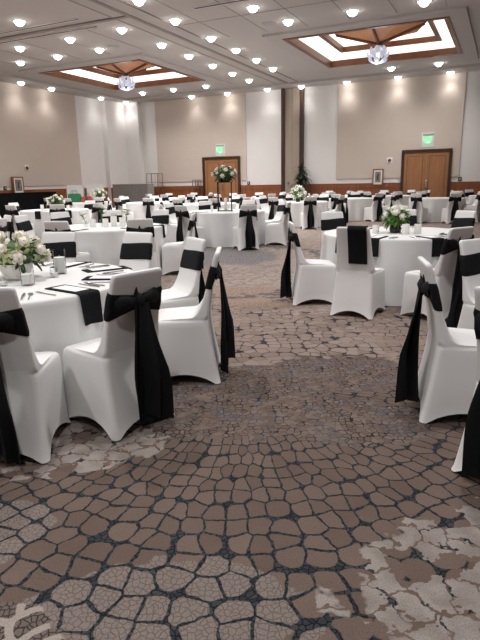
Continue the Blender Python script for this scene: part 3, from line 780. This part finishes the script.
def setting(tx, ty, ang, where, k, full=True):
    """ang: outward direction (camera frame) of the seat"""
    d = Vector((math.cos(ang), math.sin(ang))); e = Vector((-d.y, d.x))
    rz = ang+YAW-PI/2
    def P(r, s_, z): q = Vector((tx, ty))+d*r+e*s_; return W(q.x, q.y, z)
    put('napkin', NAPS[k % 3], P(TR_-.016, 0, TZ+.001), rz, 'black napkin hanging off table edge '+where, 'napkin', 'black napkins on the tables')
    put('menu_card', menu_me, P(TR_-.185, .0, TZ+.0095), rz+.10*math.sin(k*3), 'white menu card on black napkin '+where, 'menu card', 'white menu cards')
    if full:
        put('table_fork', ME_F, P(TR_-.20, -.17, TZ-.002), rz+PI, 'silver fork '+where, 'fork', 'forks on the tables')
        put('table_knife', ME_K, P(TR_-.20, .16, TZ-.001), rz+PI, 'silver knife '+where, 'knife', 'knives on the tables')
        put('dessert_spoon', ME_S, P(TR_-.19, .20, TZ-.001), rz+PI, 'silver spoon '+where, 'spoon', 'spoons on the tables')

# ------------------------------------------------------------------ flowers, candles
def rose_mesh(name, m, seed, open_=1.0):
    rnd = random.Random(seed); b = MB()
    b.lathe([(.004, -.6), (.34, -.5), (.58, -.15), (.60, .1), (.46, .36), (.2, .47), (.02, .44)], 14)
    for (n, r, top, curl, off) in ((3, .40, .56, -.10, 0), (5, .60, .46, .0, .4), (6, .74, .30, .10*open_, .9)):
        for k in range(n):
            a0 = 2*PI*k/n+off+rnd.uniform(-.1, .1); wd_ = 2*PI/n*.78; hh = top+rnd.uniform(-.05, .05)
            def fn(u, v):
                a = a0+(v-.5)*wd_*(.55+.45*math.sin(PI*min(1, .2+u*.7)))
                q = r*(.25+.75*math.sin(PI/2*min(1, u*1.35)))+curl*u**4-.05*(2*v-1)**2*u
                z = -.48+(hh+.48)*u-.16*abs(2*v-1)**2.2*u
                nrm = (math.cos(a), math.sin(a), .25)
                return (q*math.cos(a), q*math.sin(a), z), nrm
            b.slab(fn, 5, 5, .05)
    return b.mesh(name, m, True, 55)
ROSES = [rose_mesh('rose', M_ROSE, 1), rose_mesh('rose', M_ROSE, 2, 1.3)]
ROSEW = [rose_mesh('white_bloom', M_WHITEF, 3, 1.4), rose_mesh('white_bloom', M_WHITEF, 4)]
def lily_mesh():
    b = MB()
    for k in range(6):
        a0 = 2*PI*k/6
        def fn(u, v):
            w = .30*math.sin(PI*min(1, .1+u*.9))*(v-.5)*1.6; q = .1+.95*u; z = -.5+.9*math.sin(u*1.9)
            return (q*math.cos(a0)-w*math.sin(a0), q*math.sin(a0)+w*math.cos(a0), z-.3*(v-.5)**2), (math.cos(a0)*-.6, math.sin(a0)*-.6, .8)
        b.slab(fn, 6, 4, .04)
    for k in range(5): b.tube([(0, 0, -.4), (.18*math.cos(k*1.26), .18*math.sin(k*1.26), .35)], .025, 5)
    return b.mesh('lily', M_WHITEF, True, 55)
LILY = lily_mesh()
def leaf_add(b, M, L_, w):
    b.slab(lambda u, v: (((v-.5)*w*math.sin(PI*min(1, .06+.94*u))**.8, L_*u, -.25*L_*u*u+.25*w*abs(2*v-1)), (0, 0, 1)), 5, 2, .002, M)
def dirM(p, d, roll=0):
    d = Vector(d).normalized(); z = Vector((0, 0, 1)) if abs(d.z) < .95 else Vector((1, 0, 0))
    x = d.cross(z).normalized(); z2 = x.cross(d)
    m_ = Matrix((x, d, z2)).transposed().to_4x4(); m_.translation = p
    return m_ @ Matrix.Rotation(roll, 4, 'Y')
def bouquet(name, label, loc, R, hgt, zc, blooms, bsize, seed, vase='bowl', nleaf=70, nhyd=5, leafm=None, lsize=1.0, group='flower centrepieces', bottom=-.25):
    """dome of blooms of half width R around height zc above the base"""
    rnd = random.Random(seed); root = thing(name, label, 'flower arrangement', loc, 0, group)
    if vase == 'bowl':
        b = MB(); b.lathe([(.05, 0), (.085, .01), (.11, .07), (.115, zc-.06), (.105, zc-.06), (.1, .07), (.02, .02)], 24); b.build('bowl', M_FROST, root)
    elif vase == 'dark':
        b = MB(); b.lathe([(.045, 0), (.065, .008), (.075, .05), (.06, max(.09, zc-.08)), (.05, max(.09, zc-.08)), (.02, .03)], 20); b.build('vase', M_DKVASE, root)
    elif vase == 'base':
        b = MB(); b.lathe([(.11, 0), (.14, .012), (.15, .05), (.12, .07), (.02, .07)], 20); b.build('tray', M_DKVASE, root)
    f = MB()
    f.lathe([(.01, zc-hgt*.8), (R*.45, zc-hgt*.55), (R*.62, zc), (R*.45, zc+hgt*.5), (.01, zc+hgt*.6)], 10)
    for k in range(nleaf):
        a = rnd.uniform(0, 2*PI); e = rnd.uniform(-.75, .9); d = Vector((math.cos(a)*math.cos(e), math.sin(a)*math.cos(e), math.sin(e)))
        p = Vector((d.x*R*.60, d.y*R*.60, zc+d.z*hgt*.55)); dd = d+Vector((rnd.uniform(-.5, .5), rnd.uniform(-.5, .5), rnd.uniform(-.5, .3)))
        leaf_add(f, dirM(p, dd, rnd.uniform(-.6, .6)), rnd.uniform(.07, .12)*lsize, rnd.uniform(.028, .045)*lsize)
    f.build('foliage', leafm or M_LEAF, root)
    if nhyd:
        for k in range(nhyd):
            h = MB(); a = 2*PI*k/nhyd+rnd.uniform(-.4, .4); e = rnd.uniform(-.1, .7)
            c_ = Vector((math.cos(a)*math.cos(e)*R*.82, math.sin(a)*math.cos(e)*R*.82, zc+math.sin(e)*hgt*.85)); rr = bsize*.95
            for q in range(42):
                d = Vector((rnd.gauss(0, 1), rnd.gauss(0, 1), rnd.gauss(0, 1))).normalized()
                p = c_+d*rr*rnd.uniform(.75, 1.0); s_ = rr*.24
                h.slab(lambda u, v: (((u-.5)*s_*2*(1-.6*abs(v-.5)), (v-.5)*s_*2*(1-.6*abs(u-.5)), .3*s_*((2*u-1)**2+(2*v-1)**2)), (0, 0, 1)), 2, 2, .003, dirM(p, d) @ Matrix.Rotation(-PI/2, 4, 'X'))
            h.build('hydrangea', M_HYD, root)
    # blooms on an even spiral over the dome
    n = blooms[1]
    for k in range(n):
        zf = bottom+(1-bottom)*((k+.5)/n); e = math.asin(max(-1, min(1, zf))); a = k*2.39996+seed
        d = Vector((math.cos(a)*math.cos(e), math.sin(a)*math.cos(e), math.sin(e)))
        me = blooms[0][k % len(blooms[0])]
        o = part(me.name.split('.')[0], me, root)
        j = rnd.uniform(.95, 1.08)
        o.location = (d.x*R*j, d.y*R*j, zc+d.z*hgt*j); o.rotation_euler = d.to_track_quat('Z', 'Y').to_euler()
        sc_ = bsize*rnd.uniform(.85, 1.15); o.scale = (sc_,)*3
    return root
def candle(loc, r, h, fill, label, group='glass candle holders', frost=False):
    root = thing('candle_holder', label, 'candle', loc, 0, group)
    b = MB(); b.lathe([(r*.9, 0), (r, .006), (r, h), (r-.004, h), (r-.004, .010), (.01, .010)], 24); b.build('glass', M_FROST if frost else M_GLASS, root)
    b = MB(); b.lathe([(r-.006, .011), (r-.006, h*fill), (.01, h*fill-.003)], 20); b.tube([(0, 0, h*fill-.004), (.001, 0, h*fill+.015)], .0015, 6); b.build('candle', M_WAX, root)
    return root

# ------------------------------------------------------------------ tables and their chairs
def ring_chairs(tx, ty, specs, where, group, labels=None, vseed=0):
    """specs: (angle of the seat seen from the table in degrees, distance[, twist])"""
    rnd = random.Random(vseed+7); items = []
    for i, sp in enumerate(specs):
        a = math.radians(sp[0]); r = sp[1]; tw = math.radians(sp[2]) if len(sp) > 2 else math.radians(rnd.uniform(-4, 4))
        x, y = tx+r*math.cos(a), ty+r*math.sin(a)
        items.append([x, y, a+PI+tw, i, x/y, math.sin(a) < 0.06])
    if labels:
        for it in items: place_chair(it[0], it[1], it[2], labels[it[3]], group, (it[3]+vseed) % 3)
        return
    for near in (True, False):
        side = sorted([it for it in items if it[5] == near], key=lambda q: q[4])
        for k, it in enumerate(side):
            txt = ('white chair, sashed back to camera, ' if near else 'white chair facing the camera, ')+ORD[k]+' from left '+('before ' if near else 'behind ')+where
            place_chair(it[0], it[1], it[2], txt, group, (it[3]+vseed) % 3)
E8 = lambda ph, r=1.24: [(ph+45*k, r) for k in range(8)]

def abs_chairs(lst, group, k0=0):
    for i, (x, y, f, lab, *v) in enumerate(lst): place_chair(x, y, math.radians(f), lab, group, v[0] if v else (i+k0) % 3)
T1 = (-1.67, 3.89)
make_table(*T1, 'round white table front left holding cream roses and glass candles', 0)
abs_chairs([(-1.27, 2.85, 93, 'white covered chair cut off by the left edge in front', 2), (-.78, 3.17, 140, 'white covered chair front left with big black bow and tail', 1),
 (-.43, 3.93, 179, 'white covered chair seen side on, tail hanging above brown carpet', 0), (-.62, 4.64, 208, 'white covered chair right behind the side-on chair, black band showing', 2),
 (-1.14, 5.22, 240, 'white covered chair facing camera behind front left menus', 0), (-1.90, 5.40, 262, 'white covered chair facing camera behind the cream rose bouquet', 1)], 'chairs at the front left table')
wh1 = ['behind the chair cut off at left', 'before the big front bow chair', 'before the side-on chair', 'before the chair behind the side-on one', 'at far right of front left table', 'at far side behind the tall candle']
for k, a in enumerate((-74, -37, -2, 33, 70, 104)): setting(T1[0], T1[1], math.radians(a), wh1[k], k)

T2 = (2.00, 6.95)
make_table(*T2, 'round white table right of the aisle with low white bouquet', 1)
abs_chairs([(.90, 6.43, 1, 'white chair facing right beside the aisle, wide black tail on back', 1), (2.03, 5.58, 122, 'white chair with grey shaded back turned to right table, black sash', 2),
 (3.08, 7.95, 205, 'white chair with black band farthest right behind right aisle table', 0), (2.55, 8.5, 250, 'white chair straight behind the low white bouquet', 1), (1.50, 8.12, 285, 'white chair with wide black band left behind right aisle table', 2)], 'chairs at the right aisle table')
# the chair without a sash carries a folded black cloth
nc = make_chair(0, sash=False); cx2, cy2, fa = 1.31, 5.82, math.radians(59)
nc.location = W(cx2, cy2); nc.rotation_euler = (0, 0, fa+YAW-PI/2); nc['label'] = 'white covered chair without sash, black cloth over its top'; nc['group'] = 'chairs at the right aisle table'
def drape():
    rear = [(z, backsec(z)[3]-.010) for z in (.57, .62, .68, .74, .80, .86, .90)]+[(.935, -.312)]
    front = [(.935, -.252), (.90, -.240), (.86, -.231), (.80, -.214)]
    pts = [(y, z) for z, y in rear]+[(-.298, .960), (-.280, .964), (-.264, .958)]+[(y, z) for z, y in front]
    n = len(pts)-1
    def fn(u, v):
        f = u*n; i = min(int(f), n-1); t = f-i
        y = pts[i][0]*(1-t)+pts[i+1][0]*t; z = pts[i][1]*(1-t)+pts[i+1][1]*t
        d = Vector((pts[i+1][0]-pts[i][0], pts[i+1][1]-pts[i][1])).normalized()
        return (.045+.20*(v-.5)+.01*u, y-.004*math.sin(v*6)*(1-u), z), (0, -d.y, d.x)
    b = MB(); b.slab(fn, n*2, 6, .006); return b.mesh('chair_back_cloth', M_BLACKN, True, 50)
put('chair_back_cloth', drape(), W(cx2, cy2), fa+YAW-PI/2, 'black folded cloth draped over the sashless white chair back', 'cloth', None)
for k, (a, t_) in enumerate(((-149, 'before the chair facing right on the aisle'), (-122, 'before the sashless chair'), (-76, 'at the near edge of right aisle table'), (-36, 'at right end of right aisle table'), (112, 'before the wide band chair'), (70, 'behind the low white bouquet'))):
    setting(T2[0], T2[1], math.radians(a), t_, k+1)

TR = (2.62, 2.98)
make_table(*TR, 'round white table out at the right edge', 2)
abs_chairs([(1.38, 3.16, -10, 'white covered chair side on at right, long black bow tail over carpet', 1), (1.39, 2.36, 26, 'white covered chair cut off at the lower right corner', 0),
 (2.00, 4.04, 300, 'white chair at right edge facing camera, black band across back', 2)], 'chairs at the right edge')

T3 = (-2.12, 8.85)
make_table(*T3, 'round white table with glass bottles and candles behind front left table', 3)
abs_chairs([(-2.40, 7.72, 78, 'white chair with grey shaded back, above cream rose bouquet', 0), (-1.42, 7.84, 105, 'white chair with grey shaded back left of the side-on aisle chairs', 1),
 (-.98, 8.75, 178, 'white chair facing left, second table behind the front left one', 2)], 'chairs at the bottle table')
ring_chairs(*T3, [(62, 1.22, 0), (99, 1.2, 0), (170, 1.2, 0), (135, 1.25, 0)], '', 'chairs at the bottle table', [
 'white chair facing camera right behind the bottle table, black band', 'white chair with black band straight behind the glass bottles', 'white chair at left end of bottle table facing right', 'white chair at back left of the bottle table'], 0)
for k, (a, t_) in enumerate(((-112, 'before the left grey shaded chair'), (-48, 'before the right grey shaded chair'), (0, 'at right end of the bottle table'))):
    setting(T3[0], T3[1], math.radians(a), t_, k, False)

T0 = (-5.0, 8.3)
make_table(*T0, 'round white table beyond the left edge', 0)
ring_chairs(*T0, [(-4, 1.2, 0), (38, 1.2, 0), (70, 1.2, 0)], '', 'chairs at the left edge table', ['white chair at left edge, large black bow behind cream roses', 'white chair at left edge before black draped bar, black bow', 'white chair at far left edge behind the roses'], 2)

FAR = [
 ((-5.05, 15.3), 'the dark vase table at left', 'round white table with dark vase bouquet by left wall', E8(20), 1),
 ((-0.28, 13.0), 'the tall flower stand table', 'round white table carrying the tall black flower stand', [(-128, 1.24), (-70, 1.24), (-20, 1.24), (25, 1.24), (68, 1.24), (112, 1.24), (158, 1.24), (195, 1.24)], 0),
 ((2.00, 17.9), 'the lily table', 'round white table with white lilies in mid hall', [(-84, 1.24), (-40, 1.24), (5, 1.24), (50, 1.24), (96, 1.24), (140, 1.24), (186, 1.24), (-128, 1.24)], 1),
 ((6.75, 18.85), 'the table below right doors', 'round white table straight before the right double doors', [(-88, 1.24), (-134, 1.24), (-43, 1.24), (2, 1.24), (47, 1.24), (92, 1.24), (137, 1.24), (182, 1.24)], 2),
 ((9.5, 20.5), 'the far right edge table', 'round white table far back at the right edge', [(-122, 1.24), (-165, 1.24), (150, 1.24), (105, 1.24), (60, 1.24)], 0),
 ((6.20, 22.6), 'the table below right framed picture', 'round white table below the right framed picture', E8(-95, 1.24), 1),
 ((4.10, 20.25), 'the table right of the lilies', 'round white table right of the lily table', [(-120, 1.24), (-62, 1.24), (-18, 1.24), (27, 1.24), (72, 1.24), (117, 1.24), (162, 1.24), (207, 1.24)], 2),
 ((-0.95, 17.9), 'the table behind tall flower stand', 'round white table directly behind the tall flower stand', E8(-80, 1.24), 0),
 ((-3.10, 20.0), 'the grey bar table', 'round white table before the grey pleated bar', E8(-85, 1.24), 1),
 ((0.55, 22.6), 'the left doors table', 'round white table far back right of left doors', E8(-60, 1.24), 2),
 ((3.35, 23.7), 'the potted plant table', 'round white table far back by the potted plant', E8(-75, 1.24), 0),
 ((-5.95, 21.7), 'the green bag table', 'round white table with green and red bags on it', E8(-100, 1.24), 2),
 ((-2.6, 25.0), 'the metal rack table', 'round white table far back before the metal rack', E8(-65, 1.24), 0),
]
for k, ((x, y), where, tl, sp, vs) in enumerate(FAR):
    make_table(x, y, tl, k)
    ring_chairs(x, y, sp, where, 'chairs at '+where, None, vs)
# hanging napkins that show on the middle tables
for k, (a, t_) in enumerate(((-140, 'left on tall flower stand table'), (-45, 'right on tall flower stand table'))):
    setting(-0.28, 13.0, math.radians(a), t_, k, False)
setting(-5.05, 15.3, math.radians(-100), 'left on dark vase table', 0, False); setting(-5.05, 15.3, math.radians(-50), 'right on dark vase table', 1, False)

# ------------------------------------------------------------------ centrepieces
bouquet('rose_bouquet', 'large cream rose and green hydrangea bouquet on front left table', W(-1.62, 3.93, TZ), .21, .14, .175, (ROSES, 15), .064, 11, 'bowl', 60, 6)
candle(W(-1.44, 3.66, TZ), .045, .185, .42, 'tall glass cylinder candle before the cream rose bouquet')
candle(W(-1.37, 4.14, TZ), .047, .185, .68, 'tall glass cylinder candle right of the cream rose bouquet')
candle(W(-1.36, 3.97, TZ), .030, .075, .45, 'small votive glass right of the cream rose bouquet')
candle(W(-1.60, 3.63, TZ), .030, .075, .45, 'small votive glass at left edge below the bouquet')
bouquet('flower_bouquet', 'low white bouquet with bright green leaves on right aisle table', W(1.97, 6.88, TZ), .150, .135, .175, (ROSEW, 12), .055, 3, 'dark', 110, 0, M_LEAFB, .95, bottom=.12)
candle(W(2.02, 6.62, TZ), .045, .125, .8, 'white frosted votive right of low white bouquet, nearer the bouquet', frost=True)
candle(W(2.20, 6.72, TZ), .043, .115, .8, 'white frosted votive right of low white bouquet, farther from it', frost=True)
candle(W(1.72, 6.86, TZ), .040, .10, .8, 'white frosted votive left of low white bouquet', frost=True)
# folded white napkin beside the bouquet is a votive in glass; T3 set
for k, (dx, dy, r, h, fr, lab) in enumerate((( -.20, -.05, .045, .12, True, 'leftmost white frosted votive on bottle table'), (.02, -.12, .045, .13, True, 'white frosted votive in the middle of bottle table'), (.13, -.02, .05, .16, True, 'large white frosted votive right of middle on bottle table'), (.27, -.06, .045, .14, True, 'rightmost white frosted votive on bottle table'), (.10, .16, .04, .20, False, 'clear glass cylinder at the back of bottle table'))):
    candle(W(T3[0]+dx, T3[1]+dy, TZ), r, h, .75, lab, frost=fr)
def bud_vase(loc, h, lab, n=2, sd=0):
    root = thing('bud_vase', lab, 'vase', loc, 0, 'glass bud vases on the bottle table')
    b = MB(); b.lathe([(.025, 0), (.04, .01), (.04, h*.55), (.018, h*.7), (.02, h), (.016, h), (.014, h*.7), (.034, h*.53), (.01, .012)], 18); b.build('glass', M_GLASS, root)
    rnd = random.Random(sd); f = MB()
    for k in range(n):
        e = Vector((rnd.uniform(-.07, .07), rnd.uniform(-.05, .05), h+rnd.uniform(.06, .16)))
        f.tube([(0, 0, .03), (e.x*.3, e.y*.3, h), tuple(e)], .004, 6)
        for q in range(5): leaf_add(f, dirM(Vector((e.x*.7, e.y*.7, h+.02+.02*q)), (math.cos(q*2.4), math.sin(q*2.4), .6)), .07, .03)
        o = part('rose', ROSES[k % 2], root); o.location = e; o.scale = (.048,)*3; o.rotation_euler = (rnd.uniform(-.5, .5), rnd.uniform(-.5, .5), k)
    f.build('stem', M_LEAF, root)
bud_vase(W(T3[0]-.08, T3[1]+.06, TZ), .17, 'glass bud vase with tall cream blooms on bottle table', 4, 1)
bud_vase(W(T3[0]-.33, T3[1]+.02, TZ), .10, 'glass bud vase with one leaning white rose at left', 1, 4)
bud_vase(W(T3[0]+.30, T3[1]+.14, TZ), .14, 'glass bud vase with two roses at right of bottle table', 2, 9)

def flower_stand(loc, h, label):
    root = thing('flower_stand', label, 'flower stand', loc, YAW)
    b = MB(); b.box(-.18, .18, -.18, .18, 0, .015); b.build('base_plate', M_IRON, root, smooth=False)
    b = MB(); b.box(-.17, .17, -.17, .17, h-.015, h); b.build('top_plate', M_IRON, root, smooth=False)
    for sx in (-1, 1):
        for sy in (-1, 1):
            b = MB(); b.box(sx*.155-.011, sx*.155+.011, sy*.155-.011, sy*.155+.011, .015, h-.015); b.build('post', M_IRON, root, smooth=False)
FS = (-.30, 12.95)
flower_stand(W(*FS, TZ), .66, 'tall black four-post flower stand on mid hall table')
bouquet('flower_bouquet', 'white and green bouquet on top of the tall black stand', W(*FS, TZ+.66), .25, .18, .17, (ROSES+ROSEW, 14), .065, 5, 'base', 130, 4, None, 1.35)
candle(W(FS[0]-.30, FS[1]-.15, TZ), .03, .14, .8, 'white candle glass left below the tall flower stand', frost=True)
candle(W(FS[0]+.02, FS[1]-.02, TZ), .035, .30, .8, 'tall white candle glass standing inside the tall flower stand', frost=True)
bouquet('flower_bouquet', 'white bouquet in dark vase on far left table', W(-4.95, 15.2, TZ), .21, .16, .22, (ROSES+ROSEW, 13), .058, 8, 'dark', 80, 4, None, 1.3)
candle(W(-5.32, 15.1, TZ), .045, .15, .8, 'white candle glass left of the dark vase bouquet', frost=True)
candle(W(-4.62, 15.1, TZ), .04, .12, .8, 'white candle glass right of the dark vase bouquet', frost=True)
bouquet('lily_bouquet', 'tall white lily bouquet on the lily table in mid hall', W(1.92, 17.75, TZ), .19, .23, .24, ([LILY], 13), .10, 2, 'dark', 60, 0, M_LEAFB, 1.3, bottom=-.55)
bouquet('flower_bouquet', 'small cream bouquet far back left of the grey pleated bar', W(-5.42, 21.9, TZ), .26, .18, .30, (ROSES, 11), .075, 6, 'dark', 50, 3, None, 1.3)
for k, (dx, dy, lab) in enumerate(((-.15, -.3, 'left pale candle glass on the grey bar table'), (.12, -.35, 'middle pale candle glass on the grey bar table'), (.35, -.15, 'right pale candle glass on the grey bar table'))):
    candle(W(-3.1+dx, 20.0+dy, TZ), .05, .16, .8, lab, frost=True)

# bags on the far left table
def bag(loc, rz, w, d, h, m, label):
    root = thing('bag', label, 'bag', loc, rz)
    b = MB()
    rs = []
    for i in range(7):
        t = i/6; s_ = 1-.12*t+.04*math.sin(PI*t)
        rs.append([(x*s_+.01*math.sin(3*t+y*9), y*s_, h*t*(1-.06*abs(x)/w)) for x, y, _ in rrect(w/2, w/2, d/2, -d/2, 0, 0, .04)])
    b.rings(rs); b.build('body', m, root)
    for sy in (-1, 1):
        b = MB(); b.tube([(-w*.22, sy*d*.36, h-.02), (-w*.16, sy*d*.38, h+.10), (w*.16, sy*d*.38, h+.10), (w*.22, sy*d*.36, h-.02)], .010, 6); b.build('handle', M_DKPL if m is M_RED else m, root)
    if m is M_RED:
        b = MB(); b.box(-.05, .05, -d/2-.012, -d/2-.002, .02, h*.85); b.build('strap', M_DKPL, root, smooth=False)
bag(W(-6.27, 21.45, TZ), YAW, .50, .28, .33, M_GREEN, 'dark green cloth bag on far left table')
bag(W(-5.76, 21.30, TZ), YAW+.1, .40, .26, .22, M_RED, 'red bag with dark strap on far left table')

# ------------------------------------------------------------------ furniture along the walls
def pleat_box(name, label, cat, loc, rz, w, d, h, m, amp=.018, n=None):
    root = thing(name, label, cat, loc, rz)
    n = n or int(w/.07); pts = []
    def side(a, b_, nrm, cnt):
        L_ = (Vector(b_)-Vector(a)).length
        for i in range(cnt*4):
            t = i/(cnt*4); p = Vector(a).lerp(Vector(b_), t)+Vector(nrm)*amp*abs(math.sin(PI*t*cnt)); pts.append((p.x, p.y))
    cnd = max(3, int(d/.07))
    side((-w/2, -d/2), (w/2, -d/2), (0, -1), n); side((w/2, -d/2), (w/2, d/2), (1, 0), cnd); side((w/2, d/2), (-w/2, d/2), (0, 1), n); side((-w/2, d/2), (-w/2, -d/2), (-1, 0), cnd)
    b = MB(); b.rings([[(x, y, .01) for x, y in pts], [(x*.998, y*.998, h*.5) for x, y in pts], [(x*.99, y*.99, h-.03) for x, y in pts]], True, True); b.build('pleated_skirt', m, root, True, 50)
    b = MB(); b.box(-w/2-.015, w/2+.015, -d/2-.015, d/2+.015, h-.03, h, bev=.008); b.build('top_cloth', m, root)
    return root
pleat_box('draped_bar', 'grey pleated cloth bar in the far left corner', 'draped bar', W(-4.95, 26.6), YAW-.25, 1.80, .7, 1.40, M_GREYC)
pleat_box('draped_table', 'left of two white pleated draped stands by left wall', 'draped stand', W(-6.95, 24.0), YAW+.15, .66, .5, 1.40, M_CLOTH)
pleat_box('draped_table', 'right of two white pleated draped stands by left wall', 'draped stand', W(-6.15, 24.2), YAW+.15, .66, .5, 1.40, M_CLOTH)
pleat_box('draped_bar', 'long black draped bar along the left wall', 'draped bar', (.55, -8.2, 0), PI/2, 3.4, .8, 1.14, M_BLKC, .008)
def rack(loc, rz, w, d, h, label, shelves, m):
    root = thing('metal_rack', label, 'metal rack', loc, rz)
    for sx in (-1, 1):
        for sy in (-1, 1):
            b = MB(); b.box(sx*w/2-.014, sx*w/2+.014, sy*d/2-.014, sy*d/2+.014, 0, h); b.build('post', m, root, smooth=False)
    for z in shelves:
        b = MB(); b.box(-w/2+.014, w/2-.014, -d/2-.01, d/2+.01, z, z+.022); b.build('shelf', m, root, smooth=False)
    for sy in (-1, 1):
        b = MB(); b.box(-w/2+.014, w/2-.014, sy*d/2-.012, sy*d/2+.012, h-.028, h); b.build('top_rail', m, root, smooth=False)
    for k in range(1, 3):
        b = MB(); x = -w/2+w*k/3; b.box(x-.008, x+.008, d/2-.008, d/2+.008, shelves[-1]+.022, h-.028); b.build('upright', m, root, smooth=False)
rack((2.15, -.60, 0), 0, .68, .45, 1.92, 'open bronze metal rack right of the grey pleated bar', (.2, .7, 1.2, 1.45), M_BRASS)
rack((4.50, -.30, 0), 0, .32, .30, 1.55, 'small bronze metal rack at left side of left doors', (.3, .8, 1.2), M_BRASS)

# potted plant before the partition
pl = thing('potted_plant', 'tall dark leafy potted plant before the beige partition', 'plant', (10.2, -.70, 0))
b = MB(); b.lathe([(.17, 0), (.2, .02), (.25, .42), (.27, .45), (.24, .45), (.23, .40), (.02, .40)], 24); b.build('pot', M_POT, pl)
rnd = random.Random(4); tr = MB(); fo = MB()
for k, (x, y, h) in enumerate(((-.07, 0, 1.35), (.08, .04, 1.7), (.02, -.08, 1.05), (.0, .08, 1.95))):
    tr.tube([(x*.6, y*.6, .38), (x, y, .9), (x*1.3, y*1.3, h)], [.035, .028, .022], 8)
    for q in range(44):
        a = rnd.uniform(0, 2*PI); el = rnd.uniform(-.5, 1.35); L_ = rnd.uniform(.45, .68); base = Vector((x*1.3, y*1.3, h-rnd.uniform(0, .28)))
        ca, sa = math.cos(a), math.sin(a)
        def fn(u, v):
            out = L_*u*math.cos(el)*.85; z = L_*u*math.sin(el)-.32*L_*u*u*1.6
            w = .075*math.sin(PI*min(1, .1+.9*u))**.7*(v-.5)
            return base+Vector((ca*out-sa*w, sa*out+ca*w, z)), (-.3*ca, -.3*sa, 1)
        fo.slab(fn, 6, 1, .002)
tr.build('trunk', M_BARK, pl); fo.build('foliage', M_LEAFD, pl)
for o in [p for p, u_ in zip(PROTO, USED) if not u_]: bpy.data.objects.remove(o)
